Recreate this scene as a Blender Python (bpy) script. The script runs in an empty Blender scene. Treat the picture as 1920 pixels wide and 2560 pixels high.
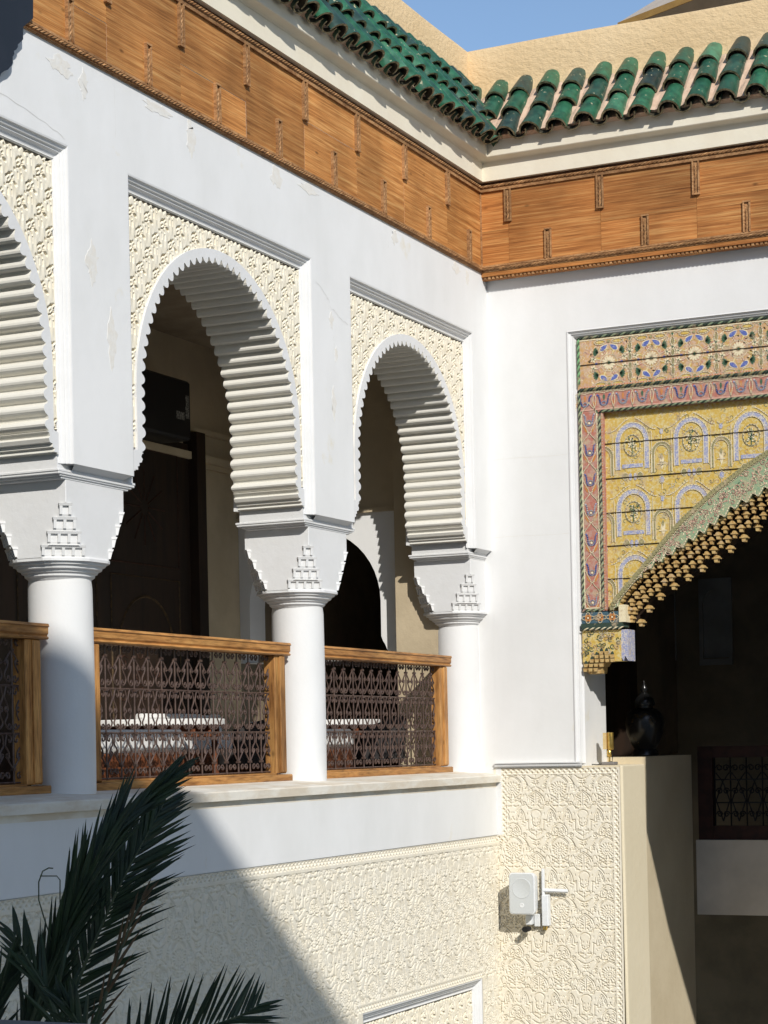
import bpy, bmesh, math, random
import numpy as np
from math import sin, cos, pi, radians, sqrt, atan2
from mathutils import Matrix, Vector
random.seed(7); RNG = np.random.default_rng(7)
C = bpy.context.scene.collection
SC = bpy.context.scene

# ------------------------------------------------------------------ camera
F, YAW, ROLL, CY = 4970.0, radians(25.33), radians(-1.16), 1862.0
CAM = Vector((6.032, -14.847, 0.0))
_f = Vector((-sin(YAW), cos(YAW), 0)); _r = Vector((cos(YAW), sin(YAW), 0)); _u = Vector((0, 0, 1))
R2 = cos(ROLL)*_r + sin(ROLL)*_u; U2 = -sin(ROLL)*_r + cos(ROLL)*_u
cam = bpy.data.cameras.new('camera'); cam_o = bpy.data.objects.new('camera', cam); C.objects.link(cam_o)
M = Matrix((R2, U2, -_f)).transposed().to_4x4(); M.translation = CAM
cam_o.matrix_world = M
cam.sensor_fit = 'HORIZONTAL'; cam.sensor_width = 36; cam.lens = F/1920*36
cam.shift_y = (CY-1280)/1920; cam.clip_end = 500
SC.camera = cam_o
# ------------------------------------------------------------------ world, sun
SUN = Vector((1.0, -1.1, 0.91)).normalized()          # towards the sun
ELEV = math.asin(SUN.z)
w = bpy.data.worlds.new('World'); SC.world = w; w.use_nodes = True
nt = w.node_tree; bg = nt.nodes['Background']
sky = nt.nodes.new('ShaderNodeTexSky'); sky.sky_type = 'NISHITA'; sky.sun_disc = False
sky.sun_elevation = ELEV; sky.sun_rotation = atan2(SUN.x, SUN.y)
sky.air_density = 1.0; sky.dust_density = 0.2; sky.ozone_density = 2.0
nt.links.new(sky.outputs[0], bg.inputs[0]); bg.inputs[1].default_value = 0.138
sd = bpy.data.lights.new('sun', 'SUN'); sd.energy = 3.85; sd.angle = radians(0.53); sd.color = (1, .966, .905)
so = bpy.data.objects.new('sun', sd); C.objects.link(so)
so.rotation_euler = SUN.to_track_quat('Z', 'Y').to_euler(); so.location = SUN*30
SC.view_settings.view_transform = 'Standard'; SC.view_settings.look = 'None'
SC.view_settings.gamma = 1; SC.view_settings.exposure = 0.05

# ------------------------------------------------------------------ materials
def mat(name, col, rough=.8, var=None, vscale=3.0, stretch=(1, 1, 1), vlo=.4, vhi=.6, bump=0.0, bscale=40.0, det=5,
        stain=None, sscale=1.2, slo=.62, shi=.7, metal=0.0, spec=.3, coord='Object', bstretch=None):
    m = bpy.data.materials.new(name); m.use_nodes = True
    n, l = m.node_tree.nodes, m.node_tree.links
    b = n['Principled BSDF']; b.inputs['Roughness'].default_value = rough; b.inputs['Metallic'].default_value = metal
    b.inputs['Specular IOR Level'].default_value = spec
    b.inputs['Base Color'].default_value = (*col, 1)
    tc = n.new('ShaderNodeTexCoord')
    def noise(scale, st, detail):
        mp = n.new('ShaderNodeMapping'); mp.inputs['Scale'].default_value = st
        l.new(tc.outputs[coord], mp.inputs[0])
        t = n.new('ShaderNodeTexNoise'); t.inputs['Scale'].default_value = scale; t.inputs['Detail'].default_value = detail
        t.inputs['Roughness'].default_value = .6
        l.new(mp.outputs[0], t.inputs[0]); return t
    cur = None
    def mix(fac, c):
        nonlocal cur
        x = n.new('ShaderNodeMix'); x.data_type = 'RGBA'; l.new(fac, x.inputs[0])
        if cur is None: x.inputs[6].default_value = (*col, 1)
        else: l.new(cur, x.inputs[6])
        x.inputs[7].default_value = (*c, 1); cur = x.outputs[2]
    if var is not None:
        t = noise(vscale, stretch, det); rg = n.new('ShaderNodeMapRange')
        rg.inputs[1].default_value = vlo; rg.inputs[2].default_value = vhi
        l.new(t.outputs[0], rg.inputs[0]); mix(rg.outputs[0], var)
    if stain is not None:
        t = noise(sscale, (1, 1, 1), 6); rg = n.new('ShaderNodeMapRange')
        rg.inputs[1].default_value = slo; rg.inputs[2].default_value = shi
        l.new(t.outputs[0], rg.inputs[0]); mix(rg.outputs[0], stain)
    if cur is not None: l.new(cur, b.inputs['Base Color'])
    if bump:
        t = noise(bscale, bstretch or (1, 1, 1), 4); bp = n.new('ShaderNodeBump')
        bp.inputs['Strength'].default_value = 1.0; bp.inputs['Distance'].default_value = bump
        l.new(t.outputs[0], bp.inputs['Height']); l.new(bp.outputs[0], b.inputs['Normal'])
    return m

WHITE = mat('white_plaster', (.80, .795, .78), .85, (.745, .74, .72), 2.2, stretch=(1, 1, .55), vlo=.38, vhi=.68, bump=.003, bscale=5,
            stain=(.74, .70, .60), sscale=2.3, slo=.66, shi=.74)
WHITE2 = mat('white_moulding', (.75, .745, .735), .7, (.72, .715, .70), 4, bump=.0015, bscale=30)
COLW = mat('white_column_paint', (.77, .767, .757), .65, (.73, .725, .71), 2.5, stretch=(1, 1, .4), bump=.002, bscale=14,
           stain=(.72, .66, .56), sscale=1.1, slo=.68, shi=.76)
CREAM = mat('cream_stucco', (.80, .745, .625), .9, (.77, .70, .56), 9, vlo=.35, vhi=.65, bump=.002, bscale=60)
CREAM2 = mat('cream_spandrel', (.84, .78, .645), .9, (.80, .715, .545), 14, vlo=.35, vhi=.7)
PLAST = mat('tan_plaster', (.66, .55, .38), .9, (.58, .47, .31), 2.2, vlo=.35, vhi=.7, bump=.004, bscale=18)
CORN = mat('cream_cornice', (.80, .74, .60), .85, (.76, .69, .55), 3, stretch=(1, 1, .5), bump=.003, bscale=8)
PIERM = mat('cream_pier_plaster', (.76, .67, .49), .9, (.71, .62, .44), 1.6, stretch=(1, 1, .5), vlo=.35, vhi=.7, bump=.004, bscale=14)
PARA = mat('ochre_render', (.74, .55, .32), .95, (.68, .49, .27), 1.6, vlo=.35, vhi=.7, bump=.012, bscale=22, bstretch=(1, 1, 1.6))
SILLM = mat('weathered_sill', (.78, .74, .65), .9, (.68, .60, .48), 5, stretch=(2, .7, 2), bump=.006, bscale=12)
MORT = mat('pink_mortar', (.66, .47, .34), .95, (.58, .40, .28), 12, bump=.008, bscale=40)
TERRA = mat('terracotta_edge', (.42, .37, .23), .9, (.16, .14, .075), 30)
TINN = mat('dark_tile_underside', (.035, .032, .022), .9, (.06, .05, .03), 20)
STONE = mat('grey_stone', (.22, .20, .19), .9, (.17, .16, .15), 4, bump=.004, bscale=20)
GROUND = mat('courtyard_paving', (.42, .40, .36), .9, (.36, .34, .30), 2, bump=.004, bscale=10)
FLOORM = mat('gallery_floor_tile', (.30, .24, .18), .6, (.24, .18, .13), 5)
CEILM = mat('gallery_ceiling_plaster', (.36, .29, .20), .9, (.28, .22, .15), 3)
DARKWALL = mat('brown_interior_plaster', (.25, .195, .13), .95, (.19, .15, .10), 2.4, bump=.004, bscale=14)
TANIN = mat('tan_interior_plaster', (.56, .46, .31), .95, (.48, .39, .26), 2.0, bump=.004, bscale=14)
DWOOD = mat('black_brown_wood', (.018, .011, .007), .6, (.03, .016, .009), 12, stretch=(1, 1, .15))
DPAT = mat('dark_red_paint', (.055, .022, .012), .7, (.03, .014, .008), 30)
DGOLD = mat('dim_gold_paint', (.085, .05, .02), .7, (.04, .026, .012), 30)
IRON = mat('brown_wrought_iron', (.115, .072, .055), .5, (.07, .042, .034), 30, metal=.15, spec=.5)
BLACK = mat('black_plastic', (.012, .012, .013), .45)
WPLAS = mat('white_plastic', (.74, .75, .75), .4, (.70, .71, .71), 20)
GPLAS = mat('pale_grey_grille', (.60, .62, .62), .6, (.55, .57, .57), 200)
BRASS = mat('brass', (.72, .50, .16), .3, (.60, .40, .10), 30, metal=.9)
BRASS2 = mat('pale_brass', (.80, .62, .32), .45, (.72, .52, .24), 20, metal=.3)
FABW = mat('white_cushion_cloth', (.78, .77, .74), .95, (.72, .71, .68), 6, bump=.006, bscale=9)
DFAB = mat('charcoal_upholstery', (.03, .028, .028), .9, (.045, .04, .038), 20)
CARVW = mat('carved_red_wood', (.20, .065, .025), .6, (.07, .025, .012), 24, bump=.006, bscale=50)
CANV = mat('beige_canvas', (.50, .42, .34), .9, (.44, .37, .30), 6)
CANVB = mat('ochre_canvas_border', (.42, .24, .07), .9, (.36, .20, .06), 8)
NAVY = mat('dark_navy_paint', (.017, .025, .038), .8, (.021, .029, .043), 3)
LEAFM = mat('dark_palm_green', (.024, .044, .014), .55, (.013, .026, .012), 7, stretch=(1, 1, 1), spec=.4)
LEAFB = mat('dry_palm_leaf', (.12, .075, .035), .8, (.08, .05, .025), 12)
STEMM = mat('palm_stem_green', (.075, .09, .045), .6, (.05, .065, .035), 12)
TRUNKM = mat('palm_bark', (.10, .07, .045), .95, (.06, .042, .03), 14, bump=.02, bscale=14)
BLOCKM = mat('dark_brown_blocker', (.035, .028, .022), .9, (.045, .036, .028), 3)  # near black, so the added blocker throws little light back
PEELM = mat('peeled_undercoat', (.745, .71, .645), .95, (.775, .755, .71), 20, bump=.002, bscale=60)

def wood_mat(name, a, b, c, grain=(1, 1, 14), sc=3.0, rough=.6):
    m = bpy.data.materials.new(name); m.use_nodes = True
    n, l = m.node_tree.nodes, m.node_tree.links; bs = n['Principled BSDF']
    bs.inputs['Roughness'].default_value = rough; bs.inputs['Specular IOR Level'].default_value = .25
    tc = n.new('ShaderNodeTexCoord'); oi = n.new('ShaderNodeAttribute'); oi.attribute_name = 'rnd'
    add = n.new('ShaderNodeVectorMath'); add.operation = 'ADD'
    l.new(tc.outputs['Object'], add.inputs[0])
    mul = n.new('ShaderNodeVectorMath'); mul.operation = 'SCALE'; l.new(oi.outputs['Color'], mul.inputs[0]); mul.inputs[3].default_value = 37
    l.new(mul.outputs[0], add.inputs[1])
    mp = n.new('ShaderNodeMapping'); mp.inputs['Scale'].default_value = grain; l.new(add.outputs[0], mp.inputs[0])
    t = n.new('ShaderNodeTexNoise'); t.inputs['Scale'].default_value = sc; t.inputs['Detail'].default_value = 9
    t.inputs['Roughness'].default_value = .66; t.inputs['Distortion'].default_value = .12; l.new(mp.outputs[0], t.inputs[0])
    r = n.new('ShaderNodeValToRGB'); e = r.color_ramp
    e.elements[0].position = .30; e.elements[0].color = (*a, 1); e.elements[1].position = .70; e.elements[1].color = (*c, 1)
    k = e.elements.new(.5); k.color = (*b, 1); l.new(t.outputs[0], r.inputs[0])
    t2 = n.new('ShaderNodeTexNoise'); t2.inputs['Scale'].default_value = 1.7; t2.inputs['Detail'].default_value = 3; l.new(add.outputs[0], t2.inputs[0])
    mr = n.new('ShaderNodeMapRange'); mr.inputs[1].default_value = .35; mr.inputs[2].default_value = .7; mr.inputs[3].default_value = .72; mr.inputs[4].default_value = 1.22
    l.new(t2.outputs[0], mr.inputs[0])
    sp = n.new('ShaderNodeSeparateColor'); l.new(oi.outputs['Color'], sp.inputs[0])
    m3 = n.new('ShaderNodeMapRange'); m3.inputs[3].default_value = .82; m3.inputs[4].default_value = 1.15; l.new(sp.outputs[0], m3.inputs[0])
    mm = n.new('ShaderNodeMath'); mm.operation = 'MULTIPLY'; l.new(mr.outputs[0], mm.inputs[0]); l.new(m3.outputs[0], mm.inputs[1])
    x = n.new('ShaderNodeVectorMath'); x.operation = 'SCALE'; l.new(r.outputs[0], x.inputs[0]); l.new(mm.outputs[0], x.inputs[3])
    mp2 = n.new('ShaderNodeMapping'); mp2.inputs['Scale'].default_value = tuple(4*q for q in grain); l.new(add.outputs[0], mp2.inputs[0])
    t4 = n.new('ShaderNodeTexNoise'); t4.inputs['Scale'].default_value = sc; t4.inputs['Detail'].default_value = 4; l.new(mp2.outputs[0], t4.inputs[0])
    m5 = n.new('ShaderNodeMapRange'); m5.inputs[1].default_value = .32; m5.inputs[2].default_value = .55; m5.inputs[3].default_value = .74; m5.inputs[4].default_value = 1.06; l.new(t4.outputs[0], m5.inputs[0])
    x2 = n.new('ShaderNodeVectorMath'); x2.operation = 'SCALE'; l.new(x.outputs[0], x2.inputs[0]); l.new(m5.outputs[0], x2.inputs[3])
    vo = n.new('ShaderNodeTexVoronoi'); vo.inputs['Scale'].default_value = 3.1; mpk = n.new('ShaderNodeMapping'); mpk.inputs['Scale'].default_value = tuple(1+.06*q for q in grain); l.new(add.outputs[0], mpk.inputs[0]); l.new(mpk.outputs[0], vo.inputs[0])
    mk = n.new('ShaderNodeMapRange'); mk.inputs[1].default_value = .03; mk.inputs[2].default_value = .10; mk.inputs[3].default_value = .45; mk.inputs[4].default_value = 1.0; l.new(vo.outputs['Distance'], mk.inputs[0])
    x3 = n.new('ShaderNodeVectorMath'); x3.operation = 'SCALE'; l.new(x2.outputs[0], x3.inputs[0]); l.new(mk.outputs[0], x3.inputs[3])
    l.new(x3.outputs[0], bs.inputs['Base Color'])
    bp = n.new('ShaderNodeBump'); bp.inputs['Distance'].default_value = .003; l.new(t.outputs[0], bp.inputs['Height']); l.new(bp.outputs[0], bs.inputs['Normal'])
    return m
WOODL = wood_mat('frieze_cedar', (.30, .115, .03), (.50, .215, .062), (.66, .36, .13), (3, .42, 20))
WOODR = wood_mat('frieze_cedar_cross', (.25, .085, .022), (.48, .19, .052), (.64, .34, .12), (.42, 3, 19))
WOODM = wood_mat('moulding_cedar', (.22, .10, .04), (.40, .21, .09), (.52, .30, .14), (4, 4, 9))
WOODD = wood_mat('dark_moulding_cedar', (.05, .022, .01), (.09, .04, .018), (.13, .06, .03), (4, 4, 9))
RAILW = wood_mat('railing_oak', (.24, .10, .03), (.44, .21, .065), (.56, .30, .10), (2.2, 1, 9), 2.4, .5)
RAILV = wood_mat('railing_oak_upright', (.24, .10, .03), (.44, .21, .065), (.56, .30, .10), (9, 9, 1), 2.4, .5)

def tile_mat():
    m = bpy.data.materials.new('green_glazed_tile'); m.use_nodes = True
    n, l = m.node_tree.nodes, m.node_tree.links; b = n['Principled BSDF']
    b.inputs['Roughness'].default_value = .28; b.inputs['Specular IOR Level'].default_value = .5
    a = n.new('ShaderNodeAttribute'); a.attribute_name = 'rnd'; sp = n.new('ShaderNodeSeparateColor'); l.new(a.outputs['Color'], sp.inputs[0])
    r = n.new('ShaderNodeValToRGB'); e = r.color_ramp
    cols = [(0, (.022, .042, .036)), (.25, (.028, .066, .052)), (.5, (.020, .090, .050)), (.8, (.028, .135, .066)), (1, (.06, .18, .10))]
    e.elements[0].color = (*cols[0][1], 1); e.elements[1].color = (*cols[-1][1], 1)
    for p, c in cols[1:-1]: k = e.elements.new(p); k.color = (*c, 1)
    l.new(sp.outputs[0], r.inputs[0])
    tc = n.new('ShaderNodeTexCoord'); t = n.new('ShaderNodeTexNoise'); t.inputs['Scale'].default_value = 16; t.inputs['Detail'].default_value = 6
    l.new(tc.outputs['Object'], t.inputs[0])
    mr = n.new('ShaderNodeMapRange'); mr.inputs[1].default_value = .3; mr.inputs[2].default_value = .7; mr.inputs[3].default_value = .6; mr.inputs[4].default_value = 1.35
    l.new(t.outputs[0], mr.inputs[0]); x = n.new('ShaderNodeVectorMath'); x.operation = 'SCALE'; l.new(r.outputs[0], x.inputs[0]); l.new(mr.outputs[0], x.inputs[3])
    t2 = n.new('ShaderNodeTexNoise'); t2.inputs['Scale'].default_value = 30; t2.inputs['Detail'].default_value = 4; l.new(tc.outputs['Object'], t2.inputs[0])
    m2 = n.new('ShaderNodeMapRange'); m2.inputs[1].default_value = .66; m2.inputs[2].default_value = .7; l.new(t2.outputs[0], m2.inputs[0])
    mx = n.new('ShaderNodeMix'); mx.data_type = 'RGBA'; l.new(m2.outputs[0], mx.inputs[0]); l.new(x.outputs[0], mx.inputs[6]); mx.inputs[7].default_value = (.45, .40, .25, 1)
    l.new(mx.outputs[2], b.inputs['Base Color'])
    m4 = n.new('ShaderNodeMapRange'); m4.inputs[3].default_value = .22; m4.inputs[4].default_value = .6; l.new(t.outputs[0], m4.inputs[0]); l.new(m4.outputs[0], b.inputs['Roughness'])
    bp = n.new('ShaderNodeBump'); bp.inputs['Distance'].default_value = .004; l.new(t.outputs[0], bp.inputs['Height']); l.new(bp.outputs[0], b.inputs['Normal'])
    return m
TILE = tile_mat()
def paint(name, col, var, sc=22, lo=.42, hi=.62): return mat(name, col, .85, var, sc*2.6, vlo=lo, vhi=hi, bump=.0015, bscale=90, stain=(.52, .40, .26), sscale=16, slo=.56, shi=.70)
P_OCH = paint('ochre_paint', (.56, .33, .13), (.60, .42, .30), 16, .42, .58)
P_YEL = paint('yellow_paint', (.60, .405, .085), (.66, .55, .27), 20, .44, .62)
P_CRM = paint('cream_paint', (.80, .70, .48), (.70, .55, .32), 30, .5, .75)
P_BLU = paint('blue_paint', (.10, .14, .40), (.34, .35, .50), 30, .5, .72)
P_PBL = paint('pale_blue_paint', (.30, .32, .50), (.62, .58, .52), 34, .44, .60)
P_GRN = paint('green_paint', (.055, .13, .075), (.16, .20, .12), 30, .5, .75)
P_OLV = paint('olive_paint', (.26, .24, .12), (.42, .36, .18), 30, .45, .65)
P_RED = paint('red_paint', (.46, .17, .125), (.48, .30, .24), 14, .42, .6)
P_ORG = paint('orange_paint', (.58, .22, .06), (.5, .28, .12), 30, .5, .7)
P_PNK = paint('pink_paint', (.62, .33, .25), (.60, .42, .32), 24, .4, .65)
P_SGE = paint('sage_paint', (.24, .36, .22), (.42, .42, .25), 26, .42, .62)
P_DGR = paint('dark_green_rope_paint', (.035, .06, .045), (.06, .085, .06), 30, .5, .8)
P_LGR = paint('light_green_paint', (.20, .46, .22), (.30, .50, .30), 30, .5, .8)
P_TEA = paint('teal_paint', (.06, .12, .16), (.10, .16, .18), 30, .5, .8)
P_MUQ = paint('ochre_cream_bracket', (.56, .40, .17), (.42, .24, .08), 18, .42, .65)
PM = [P_OCH, P_YEL, P_CRM, P_BLU, P_PBL, P_GRN, P_OLV, P_RED, P_ORG, P_PNK, P_SGE, P_DGR, P_LGR, P_TEA, P_MUQ]
OCH, YEL, CRM, BLU, PBL, GRN, OLV, RED, ORG, PNK, SGE, DGR, LGR, TEA, MUQ = range(15)

# ------------------------------------------------------------------ mesh helpers
class MB:
    def __init__(s): s.v = []; s.f = []; s.m = []; s.r = []; s.rnd = 0.5; s.mi = 0
    def add(s, vs, fs, mi=None):
        o = len(s.v); s.v += [tuple(x) for x in vs]; s.r += [s.rnd]*len(vs)
        for f in fs: s.f.append([i+o for i in f]); s.m.append(s.mi if mi is None else mi)
    def box(s, x0, y0, z0, x1, y1, z1, mi=None):
        v = [(x, y, z) for z in (z0, z1) for y in (y0, y1) for x in (x0, x1)]
        s.add(v, [(0, 2, 3, 1), (4, 5, 7, 6), (0, 1, 5, 4), (1, 3, 7, 5), (3, 2, 6, 7), (2, 0, 4, 6)], mi)
    def bbox(s, x0, y0, z0, x1, y1, z1, c, mi=None):          # box with chamfered long edges
        def ring(z, e): return [(x0+e, y0, z), (x1-e, y0, z), (x1, y0+e, z), (x1, y1-e, z), (x1-e, y1, z), (x0+e, y1, z), (x0, y1-e, z), (x0, y0+e, z)]
        def ring2(z): return [(x0+c, y0+c, z), (x1-c, y0+c, z), (x1-c, y0+c, z), (x1-c, y1-c, z), (x1-c, y1-c, z), (x0+c, y1-c, z), (x0+c, y1-c, z), (x0+c, y0+c, z)]
        s.loft([ring2(z0), ring(z0+c, c), ring(z1-c, c), ring2(z1)], True, True, mi)
    def loft(s, rings, closed=True, caps=False, mi=None):
        n = len(rings[0]); v = [p for r in rings for p in r]; f = []
        for i in range(len(rings)-1):
            for j in range(n if closed else n-1):
                k = (j+1) % n; f.append((i*n+j, i*n+k, (i+1)*n+k, (i+1)*n+j))
        if caps: f.append(tuple(range(n))[::-1]); f.append(tuple(range((len(rings)-1)*n, len(rings)*n)))
        s.add(v, f, mi)
    def lathe(s, prof, c, n=24, mi=None, ph=0.0):
        s.loft([[(c[0]+r*cos(2*pi*k/n+ph), c[1]+r*sin(2*pi*k/n+ph), c[2]+z) for k in range(n)] for r, z in prof], True, True, mi)
    def tube(s, pts, r, n=5, mi=None, closed=False):
        pts = [Vector(p) for p in pts]; rings = []; N = len(pts); ref = None
        for i, p in enumerate(pts):
            t = (pts[min(i+1, N-1)]-pts[max(i-1, 0)])
            if t.length < 1e-9: t = Vector((0, 0, 1))
            t.normalize()
            if ref is None: ref = Vector((1, 0, 0)) if abs(t.x) < .9 else Vector((0, 1, 0))
            a = (ref - t*ref.dot(t)).normalized(); b = t.cross(a); ref = a
            rr = r[i] if isinstance(r, (list, tuple)) else r
            rings.append([p+a*rr*cos(2*pi*k/n)+b*rr*sin(2*pi*k/n) for k in range(n)])
        s.loft(rings, True, True, mi)
    def prism(s, poly, fn, d0, d1, mi=None):                  # poly 2d, fn(a,b,d)->xyz
        n = len(poly); v = [fn(a, b, d0) for a, b in poly]+[fn(a, b, d1) for a, b in poly]
        s.add(v, [tuple(range(n))[::-1], tuple(range(n, 2*n))]+[(i, (i+1) % n, n+(i+1) % n, n+i) for i in range(n)], mi)
    def build(s, name, mats, parent=None, smooth=False, bevel=0):
        me = bpy.data.meshes.new(name); me.from_pydata(s.v, [], s.f)
        if not isinstance(mats, (list, tuple)): mats = [mats]
        for m in mats: me.materials.append(m)
        if len(mats) > 1: me.polygons.foreach_set('material_index', s.m)
        a = me.color_attributes.new('rnd', 'FLOAT_COLOR', 'POINT')
        rr = np.array(s.r, dtype=np.float32); col = np.stack([rr, (rr*7.31) % 1, (rr*3.77) % 1, np.ones_like(rr)], 1); a.data.foreach_set('color', col.ravel())
        bm = bmesh.new(); bm.from_mesh(me); bmesh.ops.recalc_face_normals(bm, faces=bm.faces); bm.to_mesh(me); bm.free()
        return link(name, me, parent, smooth, bevel)
def link(name, me, parent=None, smooth=False, bevel=0):
    o = bpy.data.objects.new(name, me); C.objects.link(o)
    if smooth:
        me.polygons.foreach_set('use_smooth', [True]*len(me.polygons))
        me.set_sharp_from_angle(angle=radians(42))
    if parent is not None:
        o.parent = parent; b = parent
        wm = Matrix.Translation(b['_w']) if '_w' in b else Matrix()
        o.matrix_parent_inverse = wm.inverted()
    if bevel:
        md = o.modifiers.new('bevel', 'BEVEL'); md.width = bevel; md.segments = 2; md.limit_method = 'ANGLE'; md.angle_limit = radians(40)
    return o
def thing(name, label, cat, loc=(0, 0, 0), group=None):
    o = bpy.data.objects.new(name, None); C.objects.link(o); o.location = loc; o.empty_display_size = .1
    o['_w'] = tuple(loc); o['label'] = label; o['category'] = cat
    if group: o['group'] = group
    return o
def tag(o, label, cat, group=None):
    o['label'] = label; o['category'] = cat
    if group: o['group'] = group
    return o
def struct(o): o['kind'] = 'structure'; return o
def dup(root, d, label):
    r = root.copy(); C.objects.link(r); r.location = Vector(root.location)+Vector(d); r['label'] = label
    for ch in list(root.children):
        c = ch.copy(); C.objects.link(c); c.parent = r; c.matrix_parent_inverse = ch.matrix_parent_inverse
        for g in list(ch.children):
            e = g.copy(); C.objects.link(e); e.parent = c; e.matrix_parent_inverse = g.matrix_parent_inverse
    return r
def grid_obj(name, P, mask, m, parent, smooth=True):
    ny, nz = P.shape[:2]; idx = np.arange(ny*nz).reshape(ny, nz)
    q = np.stack([idx[:-1, :-1], idx[1:, :-1], idx[1:, 1:], idx[:-1, 1:]], -1)[mask[:-1, :-1] & mask[1:, :-1] & mask[1:, 1:] & mask[:-1, 1:]]
    used = np.zeros(ny*nz, bool); used[q.ravel()] = True; mp = np.cumsum(used)-1
    v = P.reshape(-1, 3)[used].astype(np.float32); q = mp[q].astype(np.int32)
    me = bpy.data.meshes.new(name); me.vertices.add(len(v)); me.vertices.foreach_set('co', v.ravel())
    me.loops.add(q.size); me.loops.foreach_set('vertex_index', q.ravel())
    me.polygons.add(len(q)); me.polygons.foreach_set('loop_start', np.arange(0, q.size, 4, dtype=np.int32))
    me.materials.append(m); me.update(calc_edges=True); me.validate()
    o = link(name, me, parent)
    if smooth: me.polygons.foreach_set('use_smooth', np.ones(len(q), bool))
    return o

# ------------------------------------------------------------------ carved relief tiles
def arc(cx, cy, r, a0, a1, n=14): return [(cx+r*cos(radians(a0+(a1-a0)*i/n)), cy+r*sin(radians(a0+(a1-a0)*i/n))) for i in range(n+1)]
def spiral(cx, cy, r0, r1, a0, turns, n=22): return [(cx+(r0+(r1-r0)*i/n)*cos(a0+turns*2*pi*i/n), cy+(r0+(r1-r0)*i/n)*sin(a0+turns*2*pi*i/n)) for i in range(n+1)]
def bez(p0, p1, p2, p3, n=14):
    o = []
    for i in range(n+1):
        t = i/n; a, b, c, d = (1-t)**3, 3*t*(1-t)**2, 3*t*t*(1-t), t**3
        o.append((a*p0[0]+b*p1[0]+c*p2[0]+d*p3[0], a*p0[1]+b*p1[1]+c*p2[1]+d*p3[1]))
    return o
def stroke_tile(W, H, nx, ny, strokes, soft=.0035):
    X, Y = np.meshgrid((np.arange(nx)+.5)/nx*W, (np.arange(ny)+.5)/ny*H, indexing='ij'); h = np.zeros((nx, ny))
    for pts, wd in strokes:
        p = np.array(pts); d = np.full((nx, ny), 9.)
        c = p.mean(0); off = -np.floor(c/np.array([W, H]))*np.array([W, H])
        for a, b in zip(p[:-1]+off, p[1:]+off):
            for ox in (-W, 0, W):
                for oy in (-H, 0, H):
                    ax, ay, bx, by = a[0]+ox, a[1]+oy, b[0]+ox, b[1]+oy
                    if max(ax, bx) < -.03 or min(ax, bx) > W+.03 or max(ay, by) < -.03 or min(ay, by) > H+.03: continue
                    vx, vy = bx-ax, by-ay; L2 = vx*vx+vy*vy+1e-12
                    t = np.clip(((X-ax)*vx+(Y-ay)*vy)/L2, 0, 1); d = np.minimum(d, np.hypot(X-ax-t*vx, Y-ay-t*vy))
        h = np.maximum(h, np.clip((wd-d)/soft+.5, 0, 1))
    return h
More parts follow.
